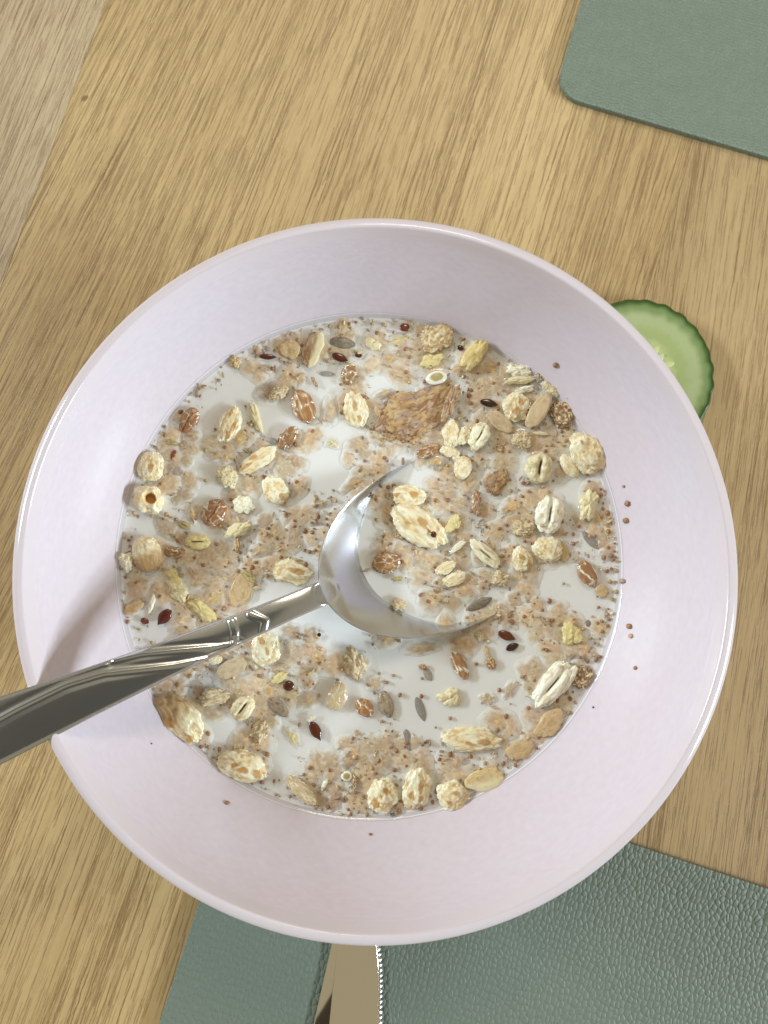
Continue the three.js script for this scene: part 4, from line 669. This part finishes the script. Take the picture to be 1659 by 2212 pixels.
// ------------------------------------------------------------------ cucumber slice
{
  const cx = 82, cz = -60.4, R = 24, T = 5.2, slice = group('cucumber_slice', cx, 0.05, cz, 0.4);
  tag(slice, 'round cucumber slice with dark green skin, on the table half hidden by the bowl', 'cucumber slice');
  const edge = (t) => R * (1 - 0.014 * (1 - Math.abs(Math.sin(t * 14 + 0.4 * Math.sin(t * 3)))) - 0.02 * (0.5 + 0.5 * Math.sin(t * 2 + 1)) + 0.006 * Math.sin(t * 23 + 1));
  const NA = 336, NR = 60, pos = [], cl = [], idx = [];
  const skinIn = 0.955;
  for (let j = 0; j <= NR; j++) for (let i = 0; i < NA; i++) {
    const t = i / NA * Math.PI * 2, q = j / NR, r = edge(t) * q * skinIn, x = r * Math.cos(t), z = r * Math.sin(t), n = N3(x * 0.35, z * 0.35, 3), n2 = N3(x * 1.2, z * 1.2, 9), fib = N3(Math.cos(t) * 9, Math.sin(t) * 9, q * 3);
    let c = mix3(col(184, 194, 124), col(158, 176, 98), smooth(0.42, 0.55, q + 0.04 * n));
    c = mix3(c, col(166, 182, 120), smooth(0.6, 0.75, q + 0.05 * fib));
    c = mix3(c, col(120, 148, 76), smooth(0.8, 0.93, q + 0.03 * fib)); c = mix3(c, col(70, 102, 36), smooth(0.92, 1.0, q + 0.02 * n));
    c = mix3(c, col(168, 176, 96), 0.6 * smooth(0.05, 0.3, n2) * smooth(0.5, 0.36, q)); c = mix3(c, col(140, 150, 70), 0.7 * smooth(0.1, 0.35, N3(x * 0.7 + 4, z * 0.7, 1)) * smooth(0.5, 0.42, q) * smooth(0.28, 0.4, q));
    { const m = (c[0] + c[1] + c[2]) / 3; c = mix3(c, [m * 1.02, m * 1.08, m * 0.92], 0.28); }
    pos.push(x * MM, (T - 0.22 * smooth(0.5, 0.3, q) * (0.6 + n2) - 0.12 * smooth(0.9, 1, q) + 0.05 * n2) * MM, z * MM); cl.push(...c);
  }
  for (let j = 0; j < NR; j++) for (let i = 0; i < NA; i++) { const a = j * NA + i, b = j * NA + (i + 1) % NA; idx.push(a, b, a + NA, b, b + NA, a + NA); }
  let g = new THREE.BufferGeometry(); g.setAttribute('position', new THREE.Float32BufferAttribute(pos, 3)); g.setAttribute('color', new THREE.Float32BufferAttribute(cl, 3)); g.setIndex(idx); g.computeVertexNormals();
  mesh('flesh', g, new THREE.MeshPhysicalMaterial({ vertexColors: true, roughness: 0.32, side: THREE.DoubleSide }), slice);
  const sp = [], sc = [], si = [], prof = [[0.952, T - 0.1], [0.968, T - 0.06], [0.985, T - 0.2], [0.998, T - 0.7], [1.004, T * 0.6], [1.0, 0.8], [0.99, 0.1], [0.9, 0.02]];
  prof.forEach(([q, y], j) => { for (let i = 0; i < NA; i++) { const t = i / NA * Math.PI * 2, r = edge(t) * q, n = 0.5 + 0.5 * N3(Math.cos(t) * 12, Math.sin(t) * 12, y * 0.4); sp.push(r * Math.cos(t) * MM, y * MM, r * Math.sin(t) * MM); sc.push(...mix3(col(30, 58, 14), col(62, 92, 28), n * (j < 3 ? 1 : 0.7))); } });
  for (let j = 0; j + 1 < prof.length; j++) for (let i = 0; i < NA; i++) { const a = j * NA + i, b = j * NA + (i + 1) % NA; si.push(a, b, a + NA, b, b + NA, a + NA); }
  g = new THREE.BufferGeometry(); g.setAttribute('position', new THREE.Float32BufferAttribute(sp, 3)); g.setAttribute('color', new THREE.Float32BufferAttribute(sc, 3)); g.setIndex(si); g.computeVertexNormals();
  mesh('skin', g, new THREE.MeshPhysicalMaterial({ vertexColors: true, roughness: 0.35, side: THREE.DoubleSide }), slice);
  const RS = rng(5), pip = blob({ a: 2.6, b: 1.0, h: 0.45, seed: 333, d: 8, amp: 0.05, taper: 0.6, paint: () => col(196, 202, 140) });
  for (let k = 0; k < 16; k++) { const t = k / 16 * Math.PI * 2 + RS() * 0.3, r = 7.2 + RS() * 2.2; const o = mesh('pip', pip, wet, slice); o.position.set(r * Math.cos(t) * MM, (T - 0.18) * MM, r * Math.sin(t) * MM); o.rotation.y = -t + Math.PI + (RS() - 0.5) * 0.7; }
}

// ------------------------------------------------------------------ the phone that takes the picture: seen only as the dark shape mirrored in the spoon
{
  const phone = group('smartphone', -57, CAM_H + 8, 58); tag(phone, 'dark smartphone in open wallet case over the bowl, seen only mirrored in the spoon', 'phone');
  const sh = new THREE.Shape(), w = 70, h = 78, r = 11; sh.moveTo(-w + r, -h); sh.lineTo(w - r, -h); sh.absarc(w - r, -h + r, r, -Math.PI / 2, 0); sh.lineTo(w, h - r); sh.absarc(w - r, h - r, r, 0, Math.PI / 2); sh.lineTo(-w + r, h); sh.absarc(-w + r, h - r, r, Math.PI / 2, Math.PI); sh.lineTo(-w, -h + r); sh.absarc(-w + r, -h + r, r, Math.PI, Math.PI * 1.5);
  const g = new THREE.ExtrudeGeometry(sh, { depth: 7, bevelSize: 1, bevelThickness: 1, bevelSegments: 3 }); g.rotateX(-Math.PI / 2); g.scale(MM, MM, MM);
  mesh('phone_body', g, new THREE.MeshPhysicalMaterial({ color: new THREE.Color().setRGB(0.24, 0.25, 0.27), roughness: 0.6 }), phone);
}

{
  const beam = new THREE.BoxGeometry(0.42, 0.2, 4.2);
  const o = mesh('ceiling_beam', beam, new THREE.MeshPhysicalMaterial({ color: new THREE.Color().setRGB(0.05, 0.035, 0.025), roughness: 0.7 })); o.position.set(-0.95, 2.1, 0.4);
  tag(o, 'dark wooden ceiling beam high above the table, seen only mirrored in the cutlery', 'beam');
}

{ const seen = new Map(); for (const o of scene.children) if (o.userData.label) { const k = o.userData.label; if (seen.has(k)) console.log('DUPLICATE LABEL', k); seen.set(k, 1); const n = k.split(/\s+/).length; if (n < 4 || n > 16) console.log('LENGTH', n, k); } }
renderer.render(scene, camera);
